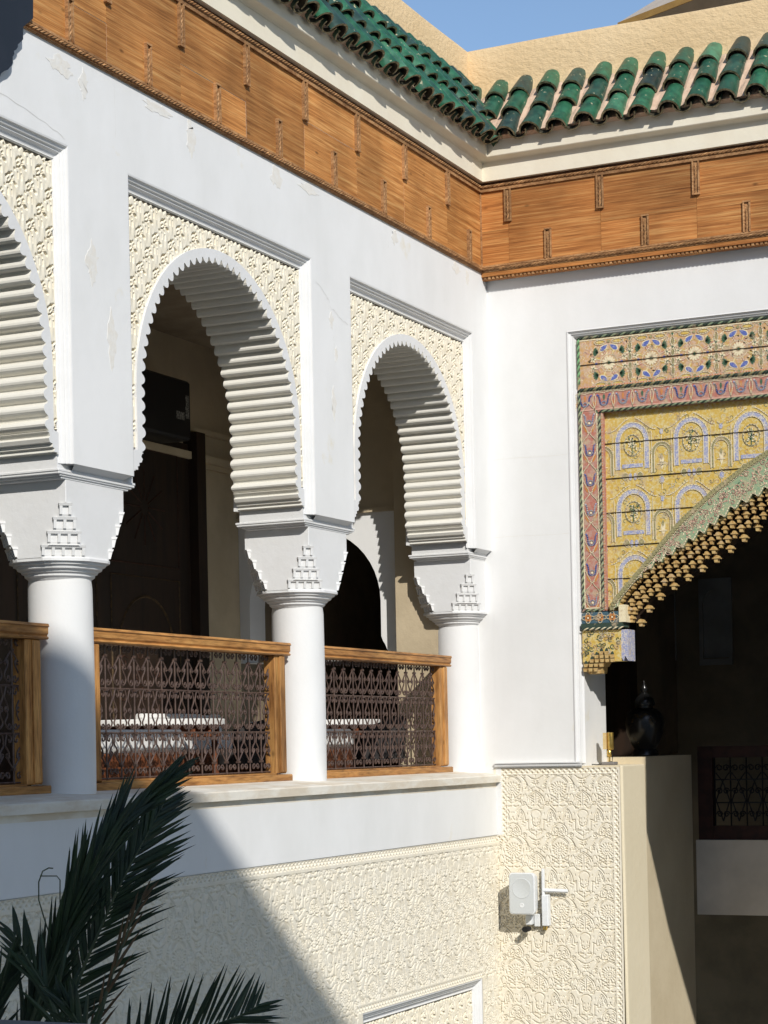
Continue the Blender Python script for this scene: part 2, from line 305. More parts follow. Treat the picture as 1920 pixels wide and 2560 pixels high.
def stucco_tile():
    """incised arabesque: rosette columns alternating with palmette columns, grooves cut into a flat face"""
    W, H = .395, .487; k = W/475; S = []; cx, cy = W/2, H/2
    def P(pts): return [(cx+x*k, cy+y*H/650) for x, y in pts]
    def sym(pts, wd=3.4):
        S.append((P(pts), wd*k)); S.append((P([(-x, y) for x, y in pts]), wd*k))
    def symp(pts, wd=3.4):                              # palmette column, half a period aside
        S.append((P([(238+x, y) for x, y in pts]), wd*k)); S.append((P([(238-x, y) for x, y in pts]), wd*k))
    cr = lambda a, b, c, d: bez(a, b, c, d, 9)
    for q in range(8): t = q*pi/4; S.append((P(arc(0, 0, 20, q*45, q*45+26, 4)), 2.6*k))
    for q in range(16): t = q*pi/8+.2; S.append((P([(60*cos(t), 60*sin(t)), (74*cos(t), 74*sin(t))]), 5*k))
    for q in range(12): t = q*pi/6; S.append((P([(36*cos(t), 36*sin(t)), (44*cos(t), 44*sin(t))]), 2.6*k))
    sym(cr((0, 138), (45, 128), (80, 105), (90, 62))); sym(cr((0, 128), (38, 116), (64, 98), (76, 66)), 2.4)
    sym(cr((12, -88), (45, -100), (60, -72), (92, -60))); sym(cr((10, -120), (40, -118), (70, -128), (84, -150)))
    sym([(14, -150), (40, -136)]); sym([(48, -96), (70, -118)]); sym([(96, -30), (104, 10)], 4)
    sym([(20, 150), (44, 142)], 7); S.append((P([(0, 160), (0, 166)]), 7*k)); S.append((P([(0, 338), (0, 352)]), 6*k)); sym([(12, 328), (16, 322)], 5)
    sym(cr((0, 288), (55, 276), (92, 232), (80, 158))); sym(cr((22, 262), (56, 240), (66, 204), (54, 166)), 2.4)
    sym(spiral(28, 212, 24, 8, 1.2, 1.2, 12), 3); sym([(26, 226), (30, 220)], 6); sym(cr((0, 196), (12, 186), (22, 182), (30, 170)), 2.6)
    sym(cr((30, 308), (36, 372), (58, 418), (86, 436))); sym(cr((42, 312), (50, 372), (74, 404), (84, 428)), 2.4)
    sym(cr((86, 436), (118, 402), (132, 350), (126, 306))); sym(cr((96, 300), (112, 340), (106, 386), (84, 418)), 2.4)
    for q in range(5): sym([(72+q*3, 318+q*18), (96-q*3, 326+q*18)], 2.2)
    sym([(96, 300), (128, 288)], 4); sym([(128, 306), (150, 320)], 4)
    sym(spiral(118, 496, 28, 8, pi, 1.3, 14), 3.6); sym(cr((92, 474), (76, 452), (44, 432), (34, 400)))
    sym(cr((142, 480), (164, 452), (182, 440), (196, 438))); sym(spiral(118, 156, 28, 8, pi, -1.3, 14), 3.6)
    sym(cr((96, 130), (130, 96), (150, 60), (148, 0))); sym(cr((112, 120), (144, 86), (166, 40), (160, -6)), 2.6)
    for q in range(4): sym([(118+q*4, 70-q*24), (138, 80-q*24)], 3)
    sym([(36, 462), (62, 474)], 4); sym([(14, 470), (34, 460)], 6); sym(cr((8, 500), (36, 520), (56, 520), (72, 544)))
    sym(cr((86, 506), (70, 530), (86, 560), (82, 590))); sym([(104, 560), (118, 590)], 4); sym([(20, 540), (44, 556)], 3.4)
    # palmette column
    symp(cr((0, 632), (40, 606), (84, 576), (92, 520))); symp(cr((0, 616), (34, 590), (62, 560), (70, 520)), 2.6)
    S.append((P([(238, 596), (238, 466)]), 3*k))
    for q in range(3): symp([(18, 560-q*24), (54-q*4, 582-q*26)], 3.2)
    symp(cr((14, 500), (36, 520), (60, 500), (50, 474)), 3); symp([(20, 478), (36, 462)], 5); symp(cr((74, 462), (92, 440), (60, 424), (44, 446)))
    symp(cr((0, 430), (52, 420), (66, 380), (40, 350))); symp(cr((40, 350), (30, 322), (50, 306), (34, 272))); symp(cr((34, 272), (22, 256), (10, 262), (0, 240)), 4.5)
    symp([(78, 326), (78, 226), (70, 214)], 4); symp([(20, 210), (58, 208)], 6); symp(cr((84, 214), (60, 188), (34, 176), (10, 152)))
    symp([(92, 318), (104, 312)], 6); S.append((P([(238, 196), (238, 186)]), 6*k)); symp(cr((4, 96), (30, 108), (50, 116), (58, 128)), 3.6); S.append((P([(238, 170), (238, 132)]), 3*k))
    symp([(0, 104), (44, 114)], 2.6); symp([(14, 60), (20, 52)], 6); S.append((P([(238, 52), (238, 40)]), 5*k)); symp([(8, 80), (26, 84)], 4)
    symp(cr((10, 20), (40, 10), (64, -6), (74, -30)), 2.6)
    r2 = random.Random(3)
    for i in range(46):
        x, y, a = r2.uniform(6, 232), r2.uniform(0, 650), r2.uniform(0, pi); L = r2.uniform(5, 12)
        sym([(x-L*cos(a), y-L*sin(a)), (x+L*cos(a), y+L*sin(a))], 2.6)
    return W, H, 1-stroke_tile(W, H, 190, 234, S, .0022)
def spandrel_tile():                                   # deep little holes in flower clusters, tall petals between
    W, H = .176, .205; n0, n1 = 80, 94
    X, Y = np.meshgrid((np.arange(n0)+.5)/n0*W, (np.arange(n1)+.5)/n1*H, indexing='ij'); S = []
    for cx, cy in ((0, 0), (W/2, H/2)):
        for k in range(7):
            a = k*2*pi/7+.35; r = .024+.006*(k % 2)
            S.append(([(cx+r*cos(a)-.004, cy+.8*r*sin(a)), (cx+r*cos(a)+.005, cy+.8*r*sin(a)+.006)], .0056))
        S.append(([(cx+.035, cy-.018), (cx+.050, cy-.026)], .0075)); S.append(([(cx-.05, cy-.045), (cx-.045, cy-.05)], .005))
        S.append((bez((cx-.03, cy-.035), (cx-.012, cy-.022), (cx+.004, cy-.03), (cx+.008, cy-.05)), .0032))
        S.append(([(cx-.02, cy-.06), (cx-.02, cy-.09)], .0026)); S.append(([(cx+.012, cy-.062), (cx+.012, cy-.09)], .0026))
    pits = stroke_tile(W, H, n0, n1, S, .0024)
    return W, H, 1-pits + .04*np.cos(2*pi*X/W*4)*np.cos(2*pi*Y/H)
ST_T = stucco_tile(); SP_T = spandrel_tile()
def samp(T, U, V):
    W, H, h = T; nx, ny = h.shape
    x = (U/W*nx-.5) % nx; y = (V/H*ny-.5) % ny; i = x.astype(int); j = y.astype(int); fx, fy = x-i, y-j; i1, j1 = (i+1) % nx, (j+1) % ny; i %= nx; j %= ny
    return h[i, j]*(1-fx)*(1-fy)+h[i1, j]*fx*(1-fy)+h[i, j1]*(1-fx)*fy+h[i1, j1]*fx*fy
def lattice(U, V, p=.046, wd=.009):
    a = np.abs(((U+V)/p) % 1-.5)*p*.707*1; b = np.abs(((U-V)/p) % 1-.5)*p*.707
    return np.maximum(np.clip((wd-a)/.004+.3, 0, 1), np.clip((wd-b)/.004+.3, 0, 1))

# ------------------------------------------------------------------ wall geometry constants
ARCH = [(-7.03, 1.121), (-4.203, 1.121), (-1.41, 1.095)]
PIERS = [(-5.91, -5.324), (-3.082, -2.505), (-.315, 0.0)]
ZT, ZF, ZI = 3.247, 3.76, 1.585
XB = -.56
def PX(a, b, d): return (d, a, b)          # (y,z,x)
def strip_sweep(mb, path, prof, mi=None):  # path: list of ((y,z),(ny,nz)) mitre points ; prof: (inward, x)
    mb.loft([[(x, p[0]+t*n[0], p[1]+t*n[1]) for t, x in prof] for p, n in path], False, False, mi)

# ---- left wall: solid shell
lw = thing('arcade_wall', 'white plastered left wall with tall horseshoe arches under a wood frieze', 'wall', (-.3, -4, 0))
mb = MB()
mb.box(XB, -9.6, ZT, 0, .57, ZF+.9)                       # lintel zone
for a, b in PIERS[:2]:
    mb.box(XB, a, 1.54, 0, b, ZT)
mb.box(XB, PIERS[2][0], 1.54, 0, 0.0, ZT)
mb.box(-.40, .0005, -.30, -.0005, .24, 3.3)                # corner masonry behind the engaged column
mb.box(XB, -9.6, -.319, 0, -8.151, ZT)
mb.box(XB, -9.6, -1.85, -.0215, .3, -.36)                 # masonry behind the lower carving
mb.box(XB, -9.6, -4.7, -.0215, -2.53, -1.8505); mb.box(XB, -.385, -4.7, -.0215, .3, -1.8505)
ow = mb.build('wall_face', WHITE, lw)
# pier feet: sloping soffit under each projecting pier face
mb = MB()
for a, b in PIERS:
    b2 = min(b, -.002)
    mb.loft([[(-.002, a+.002, 1.5395), (-.002, b2-.002, 1.5395)], [(-.012, a+.012, 1.535), (-.012, b2-.012, 1.535)], [(-.058, a+.055, 1.505), (-.058, b2-.055 if b < -.1 else b2, 1.505)]], False)
mb.build('pier_foot', WHITE2, lw)
# peeled paint patches, thin raised flakes
def blob(cy, cz, ry, rz, seed, n=26):
    r = random.Random(seed); ph = [r.uniform(0, 6.3) for _ in range(4)]
    return [(cy+ry*cos(t)*(1+.22*sin(3*t+ph[0])+.18*sin(7*t+ph[1])+.12*sin(11*t+ph[2])), cz+rz*sin(t)*(1+.22*sin(4*t+ph[3])+.16*sin(9*t+ph[1]))) for t in [2*pi*k/n for k in range(n)]]
mb = MB()
for i, (cy, cz, ry, rz) in enumerate(((-5.70, 2.66, .055, .10), (-5.52, 2.27, .045, .14), (-2.80, 2.88, .03, .05), (-2.74, 2.66, .02, .05), (-2.79, 2.32, .03, .10),
                                      (-5.96, 3.66, .10, .05), (-5.75, 3.62, .04, .07), (-4.62, 3.63, .05, .10), (-5.0, 3.70, .14, .03), (-3.55, 3.67, .07, .07), (-3.1, 3.70, .12, .03), (-1.75, 3.68, .05, .05), (-.62, 3.69, .07, .04), (-.4, 3.66, .03, .06))):
    mb.prism(blob(cy, cz, ry, rz, i), PX, -.001, .0015)
mb.build('peeling_patch', PEELM, lw)

mb = MB()
rk = random.Random(21)
for pts in ([(-3.02, 3.10), (-2.93, 3.07), (-2.86, 3.03), (-2.80, 2.965), (-2.74, 2.95), (-2.62, 2.91), (-2.53, 2.89)], [(-2.86, 3.02), (-2.84, 2.97), (-2.845, 2.93)], [(-2.78, 2.78), (-2.765, 2.72), (-2.77, 2.67)],
            [(-5.45, 3.70), (-5.44, 3.5), (-5.445, 3.38)], [(-6.6, 3.36), (-6.3, 3.34), (-6.05, 3.30), (-5.9, 3.26)], [(-1.9, 3.74), (-1.86, 3.62), (-1.87, 3.52)], [(-.9, 3.5), (-.86, 3.44), (-.87, 3.36)]):
    q = []
    for (a, b), (c, d) in zip(pts[:-1], pts[1:]):
        for i in range(4): t = i/4; q.append((a+(c-a)*t+rk.uniform(-.006, .006), b+(d-b)*t+rk.uniform(-.006, .006)))
    w0 = [rk.uniform(.0008, .0030) for _ in q]
    mb.loft([[(.0011, a, b+w), (.0011, a+w*.6, b-w)] for (a, b), w in zip(q, w0)], False)
mb.build('hairline_crack', mat('crack_grey', (.66, .645, .61), .95), lw)  # pale grey crack lines on thin flat strips
# ---- arches
def profile(hw, n=26):
    """lobed intrados, right half from base to apex, centre s=0, z absolute"""
    k = hw/1.121; s = lambda x: x*k
    pts = [(s(1.03), ZI), (s(1.03), 1.592), (s(1.0), 1.594), (s(1.004), 1.612), (s(.985), 1.618), (s(.988), 1.635), (s(.962), 1.64), (s(.95), 1.66), (s(.965), 1.672), (s(.955), 1.69), (s(.94), 1.694)]
    pts += [(s(.955)-.038*sin(pi*t/6), 1.70+.062*t/6) for t in range(0, 7)]
    zs, r0 = 2.05, s(.948); path = []
    L1 = zs-1.775; L2 = pi/2*r0; tot = L1+L2; nl = int(round(tot/.0755)); pit = tot/nl
    for i in range(nl):
        for t in np.linspace(0, 1, 7):
            u = (i+.06+.88*t)*pit; b = .036*sin(pi*t)**.7 if 0 < t < 1 else 0.0
            if u < L1: pts.append((r0-b, 1.775+u))
            else:
                th = (u-L1)/r0; pts.append(((r0-b)*cos(th), zs+(r0-b)*sin(th)))
    return pts
SOFF = mat('cream_white_soffit', (.80, .775, .70), .75, (.78, .75, .67), 3, bump=.0015, bscale=30)
def build_arch(yc, hw, parent, dz=0.0, carve=True, ymin=-9):
    pr = profile(hw); full = [(yc+s, z) for s, z in pr]+[(yc-s, z) for s, z in pr[::-1]]
    full = [(y, z+dz) for y, z in full]
    k = hw/1.121; zs = 2.05+dz
    mb = MB()
    mb.loft([[(x, y, z) for y, z in full] for x in (-.045, -.05, XB+.03)], False)
    mb.build('arch_soffit', SOFF, parent)
    # white rim, ring between lobes and outer curve
    out = []
    Ro = 1.0*k
    for y, z in full:
        s = y-yc; zz = z-zs
        if zz <= 0:
            o = (Ro if z-dz > 1.70 else 1.042*k); out.append((yc+(o if s > 0 else -o), z))
        else:
            L = math.hypot(s, zz); out.append((yc+s*Ro/L, zs+zz*Ro/L))
    mb = MB(); mb.loft([[(-.045, y, z) for y, z in full], [(-.045, y, z) for y, z in out], [(-.075, y, z) for y, z in out]], False)
    mb.build('arch_rim', WHITE2, parent)
    # back face so the wall reads solid from inside
    mb = MB(); top = ZT+dz
    o2 = []
    for y, z in full:
        s = y-yc; o2.append((yc+max(-hw, min(hw, s*1.9)), top if z-dz > 2.2 else min(top, z+ (z-dz-1.585)*0.9)))
    mb.loft([[(XB+.03, y, z) for y, z in full], [(XB+.03, y, z) for y, z in o2]], False)
    mb.box(XB, yc-hw-.02, ZI+dz, XB+.028, yc-1.0*k, top); mb.box(XB, yc+1.0*k, ZI+dz, XB+.028, yc+hw+.02, top)
    mb.build('arch_back', WHITE, parent)
    # frame moulding
    yl, yr, zt = yc-hw, yc+hw, ZT+dz; zb = 1.54+dz
    prof = [(0, 0.0), (.008, -.002), (.012, -.014), (.024, -.02), (.03, -.034), (.036, -.032), (.044, -.05), (.060, -.058), (.066, -.05), (.072, -.062)]
    mb = MB(); strip_sweep(mb, [((yr, zb), (-1, 0)), ((yr, zt), (-1, -1.2)), ((yl, zt), (1, -1.2)), ((yl, zb), (1, 0))], prof)
    mb.build('frame_moulding', WHITE2, parent)
    # carved spandrel
    d = .0037; ys = np.arange(max(yc-hw+.055, ymin), yc+hw-.05, d); zz = np.arange(1.72+dz, zt-.07, d)
    Y, Z = np.meshgrid(ys, zz, indexing='ij')
    h = samp(SP_T, Y-yc+1, Z-dz)
    edge = np.minimum(np.abs(Y-yc+0)*0+1, (zt-.085-Z)/.012)       # crested top edge
    tri = np.abs(((Y-yc)/.052) % 1-.5)*2
    crest = (zt-.118+.03*tri**.7) > Z
    X = -.112+.054*np.clip(h, -.2, 1.2)*np.where(crest, 1, .25)
    S = np.abs(Y-yc); m = np.where(Z > zs, np.hypot(S, Z-zs) > .99*k, S > .985*k)
    grid_obj('carved_spandrel', np.stack([X, Y, Z], -1), m, CREAM2, parent, True)
for i, (yc, hw) in enumerate(ARCH):
    build_arch(yc, hw, lw, ymin=-7.2 if i == 0 else -9)
# imposts (plain band over each capital)
for i, (yc, a) in enumerate(zip((-5.617, -2.79, -.02), PIERS)):
    mb = MB(); hy = .372 if i < 2 else .35
    y0, y1 = yc-hy, (yc+hy if i < 2 else -.001)
    mb.box(XB+.02, y0, 1.51, -.058, y1, 1.60)
    for t, z0, z1 in ((-.004, 1.497, 1.512), (.002, 1.484, 1.499), (.022, 1.474, 1.487), (.045, 1.462, 1.478)):
        mb.bbox(XB-.006+t, y0-.004+t, z0, -.046-t*.35, (y1+.004-t) if i < 2 else y1, z1, .003)
    mb.build('impost', WHITE2, lw)

# ---- columns
def capital(mb, c, mz):
    """square block whose corners are cut back in stalactite steps"""
    hx, hy = .245, .285; lv = [(1.466, 0.0), (1.335, 0.0)]
    tiers = [(1.335, 1.265, .035), (1.262, 1.192, .075), (1.189, 1.12, .115), (1.117, 1.052, .155)]
    def ring(z, ch):
        ch = max(ch, .002); X, Y = hx, hy
        return [(c[0]+x, c[1]+y, z) for x, y in ((X-ch, -Y), (X, -Y+ch), (X, Y-ch), (X-ch, Y), (-X+ch, Y), (-X, Y-ch), (-X, -Y+ch), (-X+ch, -Y))]
    rings = [ring(1.466, 0), ring(1.338, .004)]
    for z0, z1, ch in tiers: rings += [ring(z0, ch*.72), ring(z0-.02, ch), ring(z1+.012, ch+.006), ring(z1, ch+.014)]
    mb.loft(rings, True, True)
    # niches: small pegs and lips on the four chamfer faces
    for sx in (1, -1):
        for sy in (1, -1):
            for k, (z0, z1, ch) in enumerate(tiers):
                A = Vector((c[0]+sx*(hx-ch), c[1]+sy*hy, 0)); B = Vector((c[0]+sx*hx, c[1]+sy*(hy-ch), 0))
                nrm = Vector((sx, sy, 0)).normalized(); tg = (B-A).normalized(); Lc = (B-A).length; n = k+1
                def bit(u0, u1, za, zb, d0, d1):
                    p, q = A+tg*u0, A+tg*u1
                    mb.loft([[(*(p+nrm*d0).xy, za), (*(q+nrm*d0).xy, za), (*(q+nrm*-.02).xy, za), (*(p+nrm*-.02).xy, za)],
                             [(*(p+nrm*d1).xy, zb), (*(q+nrm*d1).xy, zb), (*(q+nrm*-.02).xy, zb), (*(p+nrm*-.02).xy, zb)]], True, True)
                bit(-.012, Lc+.012, z0-.012, z0+.001, .016, .022)
                for j in range(n+1):
                    u = Lc*j/n; bit(u-.008, u+.008, z1+.012, z0-.010, .004, .016)
def make_column(c, label):
    t = thing('column', label, 'column', (c[0], c[1], -.228), 'columns of the arcade')
    mb = MB(); n = 40
    mb.lathe([(.178, -.262), (.181, 0.1), (.181, .5), (.178, .9), (.172, .955), (.172, .962)], (c[0], c[1], 0), n); mb.build('shaft', COLW, t, True)
    mb = MB()
    oct8 = lambda r, z: (r, z)
    def ringz(r, z, q):   # q 0 = octagon, 1 = circle
        o = []
        for k in range(n):
            a = 2*pi*k/n; ao = (a+pi/8) % (pi/4)-pi/8; ro = r/cos(ao)*.985
            o.append((c[0]+(ro*(1-q)+r*q)*cos(a)*.95, c[1]+(ro*(1-q)+r*q)*sin(a)*1.03, z))
        return o
    mb.loft([ringz(.272, 1.058, 0), ringz(.278, 1.05, 0), ringz(.278, 1.036, .1), ringz(.262, 1.032, .3), ringz(.258, 1.02, .4), ringz(.243, 1.015, .6), ringz(.238, 1.0, .8), ringz(.218, .992, 1), ringz(.214, .982, 1), ringz(.199, .975, 1), ringz(.197, .962, 1), ringz(.182, .952, 1), ringz(.172, .94, 1)], True, True)
    mb.build('necking', WHITE2, t, False)
    mb = MB(); capital(mb, c, 0); mb.build('capital', WHITE2, t)
    return t
XC = -.31
c1 = make_column((XC, -5.617), 'left white column, its lower shaft in shade, beside the frond of the palm')
dup(c1, (0, 2.827, 0), 'fully sunlit white round column standing free between the two complete railings')
dup(c1, (0, 5.60, 0), 'white column half sunk into the wall corner at the right end of the arcade')

# ---- sill
mb = MB()
mb.loft([[(x, y, z) for x, z in ((.036, -.319), (.04, -.268), (.03, -.261), (-.10, -.242), (-.3, -.224), (-.56, -.224), (-.56, -.36), (0.0, -.36), (.0, -.319))] for y in np.linspace(-9.6, -.002, 60)], True, True)
s = mb.build('stone_sill', SILLM, None); tag(s, 'long worn white window sill running under the columns and wooden railings', 'sill')

# ---- lower wall: white band, lattice, carved stucco
lo = thing('carved_lower_wall', 'lower left wall with white band above cream carved stucco, partly shaded', 'wall', (-.02, -4, -2))
mb = MB(); mb.box(-.02, -9.6, -.742, 0, -.0035, -.36); mb.build('white_band', WHITE, lo)
def lower_grid(y0, y1, z0, z1):
    Y, Z = np.meshgrid(np.arange(y0, y1+.001, .0066), np.arange(z0, z1+.0005, .0042), indexing='ij')
    h = samp(ST_T, Y*.92, Z)*1.0
    h = np.where(Z > -.753, 1.1, np.where(Z > -.797, lattice(Y, Z+.775, .05, .0075), np.where(Z > -.822, 1.1, h)))
    for a, b in ((-2.60, -.36), (-5.40, -3.0)):
        ins = (Y > a) & (Y < b); h = np.where(ins & (Z > -1.845) & (Z < -1.80), lattice(Y, Z+.0, .046, .0075), h); h = np.where(ins & ((np.abs(Z+1.795) < .008) | (Z < -1.845)), 1.1, h)
    m = ~(((Y > -2.53) & (Y < -.385) & (Z < -1.852)) | ((Y > -5.32) & (Y < -3.09) & (Z < -1.852)))
    return np.stack([-.0135+.012*h, Y, Z], -1), m
P, m = lower_grid(-7.0, .018, -2.72, -.7425); grid_obj('carved_stucco', P, m, CREAM, lo)
mb = MB(); mb.box(-.018, -9.6, -4.7, -.003, -5.32, -2.72); mb.box(-.018, -9.6, -2.72, -.003, -7.0, -.745); mb.box(-.018, -.385, -4.7, -.003, 0, -2.72); mb.box(-.018, -3.09, -4.7, -.003, -2.53, -2.72); mb.build('plain_dado', CREAM, lo)
la = thing('lower_arch', 'white framed lower arch with carved spandrel at the bottom edge', 'arch', (-.05, -1.457, -3))
build_arch(-1.457, 1.072, la, dz=-5.099)

# ------------------------------------------------------------------ right wall
ST = -.2; JX = .74; PXX = 1.063; RD = .57
rw = thing('courtyard_wall', 'white plastered right wall above the carved pier beside the painted arch', 'wall', (.4, .3, 1.5))
mb = MB()
mb.box(0.0, 0, ST, JX-.07, RD, ZF+.9)
mb.box(JX-.07, .062, ST, JX, RD, 3.24)
mb.box(JX-.07, 0, 3.24, 7.6, RD, ZF+.9)
mb.box(3.75, 0, -4.7, 7.6, RD, 3.24)  # unseen wall closing the opening, added to keep light out of the alcove
mb.build('wall_face', WHITE, rw)
# trim moulding of the opening (left side and top), continues to the pier
mb = MB(); prof = [(0, -.004), (.01, -.008), (.016, .006), (.03, .012), (.036, .026), (.042, .024), (.055, .05), (.068, .062)]
mb.loft([[(p[0]+t*n[0], y, p[1]+t*n[1]) for t, y in prof] for p, n in [((.672, -.178), (1, 0)), ((.672, 3.24), (1, -1)), ((3.75, 3.24), (-.2, -1))]], False)
mb.build('trim_moulding', WHITE2, rw)
for z in (2.27, 1.645):
    mb = MB(); mb.loft([[(x, -.0009, z+.004*sin(x*9)+.0012), (x, -.0009, z+.004*sin(x*9)-.0012)] for x in np.linspace(.02, .665, 14)], False); mb.build('hairline_seam', PEELM, rw)
# small cornice over the carved pier
mb = MB()
for y1, z0, z1, xe in ((-.034, -.172, -.163, .735), (-.022, -.186, -.175, .728), (-.03, -.194, -.188, .738), (-.012, -.207, -.196, .73)): mb.box(-.004, y1, z0, xe, .001, z1)
mb.build('ledge_moulding', WHITE2, rw)

pr_ = thing('carved_pier', 'cream carved stucco pier at the courtyard corner with plain right side', 'pier', (.55, .25, -2.5))
dx = .0034; xs = np.arange(-.022, PXX-.02, dx); zs_ = np.arange(-2.75, -.2085, dx); X, Z = np.meshgrid(xs, zs_, indexing='ij')
xl = np.where(Z > -.79, .088, -.2)
h = samp(ST_T, X-.13+.195, Z+.38+.24)
inb = (X > xl) & (X < .972) & (Z < -.262)
h = np.where(inb, h, 1.08)
lat = ((Z > -.253) & (Z < -.215) & (X > .045) & (X < 1.02)) | ((X > .985) & (X < 1.025) & (Z < -.215)) | ((Z > -.80) & (X > .045) & (X < .082) & (Z < -.215)) | ((Z > -.797) & (Z < -.753) & (X < .082))
h = np.where(lat, lattice(X-.01, Z, .045, .0075), h)
grid_obj('carved_panel', np.stack([X, 0.0115-.0125*h, Z], -1), np.ones_like(X, bool), CREAM, pr_)
mb = MB(); mb.box(-.004, -.003, -.7425, .042, .012, -.207); mb.build('white_edge_strip', WHITE2, pr_)
mb = MB(); c_ = .018
prof = [(PXX-.021, -.002), (PXX-.021+.0, -.006), (PXX-c_*.6, -.004), (PXX-.002, .004), (PXX, c_), (PXX+.006, RD-.03), (PXX, RD-.01), (PXX-.01, RD), (.0, RD), (0, .0135), (PXX-.022, .0135)]
mb.loft([[(x+(.0+.012*(-z/2.2) if x > .9 else 0), y, z) for x, y in prof] for z in (-4.7, -2.2, -.23, -.207)]+[[(min(x, PXX-.012), max(y, .008), -.198) for x, y in prof]], True, True)
mb.build('pier_body', PIERM, pr_)
mb = MB(); mb.box(0, .0145, -4.7, PXX-.021, .02, -2.75); mb.box(-.004, -.002, -4.7, PXX-.022, .013, -2.752); mb.build('plain_base', CREAM, pr_)

# ------------------------------------------------------------------ wooden friezes
def rope(mb, p0, p1, nrm, up, rad=.016, pitch=.034, mats=(0, 0)):
    p0, p1, nrm, up = Vector(p0), Vector(p1), Vector(nrm), Vector(up); L = (p1-p0).length; t = (p1-p0)/L; n = int(L/pitch)
    for i in range(n):
        a = p0+t*(i*pitch); sh = pitch*.9
        rows = []
        for k, (u, d) in enumerate(((-1, 0), (-.62, .75), (0, 1.0), (.62, .75), (1, 0))):
            o = a+up*(u*rad)+nrm*(d*rad)+t*(u*sh*.8)
            rows.append((o+t*.002, o+t*(pitch*.5)+nrm*(.004 if 0 < k < 4 else 0), o+t*(pitch*.9)))
        mb.rnd = random.random(); mb.loft([list(r) for r in zip(*rows)], False, False, mats[i % len(mats)])
def frieze(name, label, axis):
    t = thing(name, label, 'frieze', (.0, -3, 4.1) if axis == 'y' else (2, -.1, 4.1))
    if axis == 'y': P3 = lambda s, z, d: (d, s, z); s0, s1, top = -9.5, -.101, [-4.725+.7885*k for k in range(-6, 6)]; bot = [-5.1+.789*k for k in range(-6, 7)]; nrm, al = (1, 0, 0), (0, 1, 0)
    else: P3 = lambda s, z, d: (s, -.1-d, z); s0, s1, top = .0, 6.6, [.24+.77*k for k in range(0, 9)]; bot = [.574+.797*k for k in range(0, 8)]; nrm, al = (0, -1, 0), (1, 0, 0)
    def bx(mb, a, b, z0, z1, d0, d1, mi=None):
        p, q = P3(a, z0, d0), P3(b, z1, d1); mb.box(min(p[0], q[0]), min(p[1], q[1]), p[2], max(p[0], q[0]), max(p[1], q[1]), q[2], mi)
    zb, zt, zm = 3.797, 4.40, 4.085
    mb = MB(); edges = [s0]+[x for x in top if s0 < x < s1]+[s1]
    ri = random.Random(5 if axis == 'y' else 9)
    for i, (a, b) in enumerate(zip(edges[:-1], edges[1:])):
        if axis == 'y' and i % 2 == 0 or axis == 'x' and i % 3 == 1:
            mb.rnd = ri.random(); bx(mb, a+.001, b-.001, zb, zt, -.03, .0+ri.uniform(0, .003))
        else:
            zs2 = zm+ri.uniform(-.06, .06)
            mb.rnd = ri.random(); bx(mb, a+.001, b-.001, zb, zs2-.0012, -.03, ri.uniform(0, .003))
            mb.rnd = ri.random(); bx(mb, a+.001, b-.001, zs2+.0012, zt, -.03, ri.uniform(0, .003))
    mb.build('board', WOODL if axis == 'y' else WOODR, t)
    mb = MB()                                               # top and bottom mouldings
    mb.rnd = .3; bx(mb, s0, s1, zt-.004, zt+.018, -.01, .018); rope(mb, P3(s0, zt+.034, .016), P3(s1, zt+.034, .016), nrm, (0, 0, 1), .014)
    mb.rnd = .6; bx(mb, s0, s1, zb-.004, zb+.010, -.01, .016); mb.rnd = .1; bx(mb, s0, s1, zb-.04, zb-.0045, -.01, .012)
    rope(mb, P3(s0, zb-.020, .012), P3(s1, zb-.020, .012), nrm, (0, 0, 1), .013)
    mb.build('rope_moulding', WOODM, t)
    if axis == 'y':
        mb = MB(); mb.rnd = .2; bx(mb, s0, s1, 3.752, 3.7565, -.01, .012); bx(mb, s0, s1, 3.757, 3.7925-.036, -.01, .02); mb.build('lower_lip', WOODM, t)
    else:
        mb = MB(); mb.rnd = .4; bx(mb, s0, s1, 3.722, 3.7565, -.06, .006); bx(mb, s0, s1, 3.7, 3.7215, -.06, -.012)
        mb.build('lower_lip', WOODR, t)
        mb = MB()
        for k in range(int(6.5/.034)): mb.rnd = random.random(); bx(mb, s0+.02+k*.034, s0+.02+k*.034+.02, 3.702, 3.7205, -.0125, -.001)
        mb.build('dentil_row', WOODM, t)
        mb = MB(); mb.rnd = .4; bx(mb, 0.002, .012, zb+.01, zt-.005, 0, .012); mb.build('corner_fillet', WOODM, t)
    mb = MB(); mb.rnd = .5; bx(mb, s0, s1, zt+.0185, 4.47, -.02, .006); mb.build('dark_top_strip', WOODD, t)
    for s in [x for x in top if s0 < x < s1-.05]+[x for x in bot if s0 < x < s1]:
        hang = s in top; z0, z1 = (4.152, zt-.004) if hang else (zb+.010, 4.03)
        if axis == 'y' and s < -6.8: continue
        mb = MB(); mb.rnd = random.random()
        for o in (-.028, .018): bx(mb, s+o, s+o+.011, z0, z1, .0, .022)
        bx(mb, s-.016, s+.017, z0, z1, .0, .009)
        e = .0
        if hang: bx(mb, s-.029, s+.030, z0-.013, z0-.0005, 0, .024)
        else: bx(mb, s-.029, s+.030, z1+.0005, z1+.012, 0, .024)
        rope(mb, P3(s, z0+.006, .008), P3(s, z1-.008, .008), nrm, al, .011, .03)
        mb.build('batten', WOODM, t)
    return t
frieze('wood_frieze', 'long cedar plank frieze on the left wall with short rope battens', 'y')
frieze('wood_frieze', 'cedar plank frieze on the right wall with toothed lower edge', 'x')

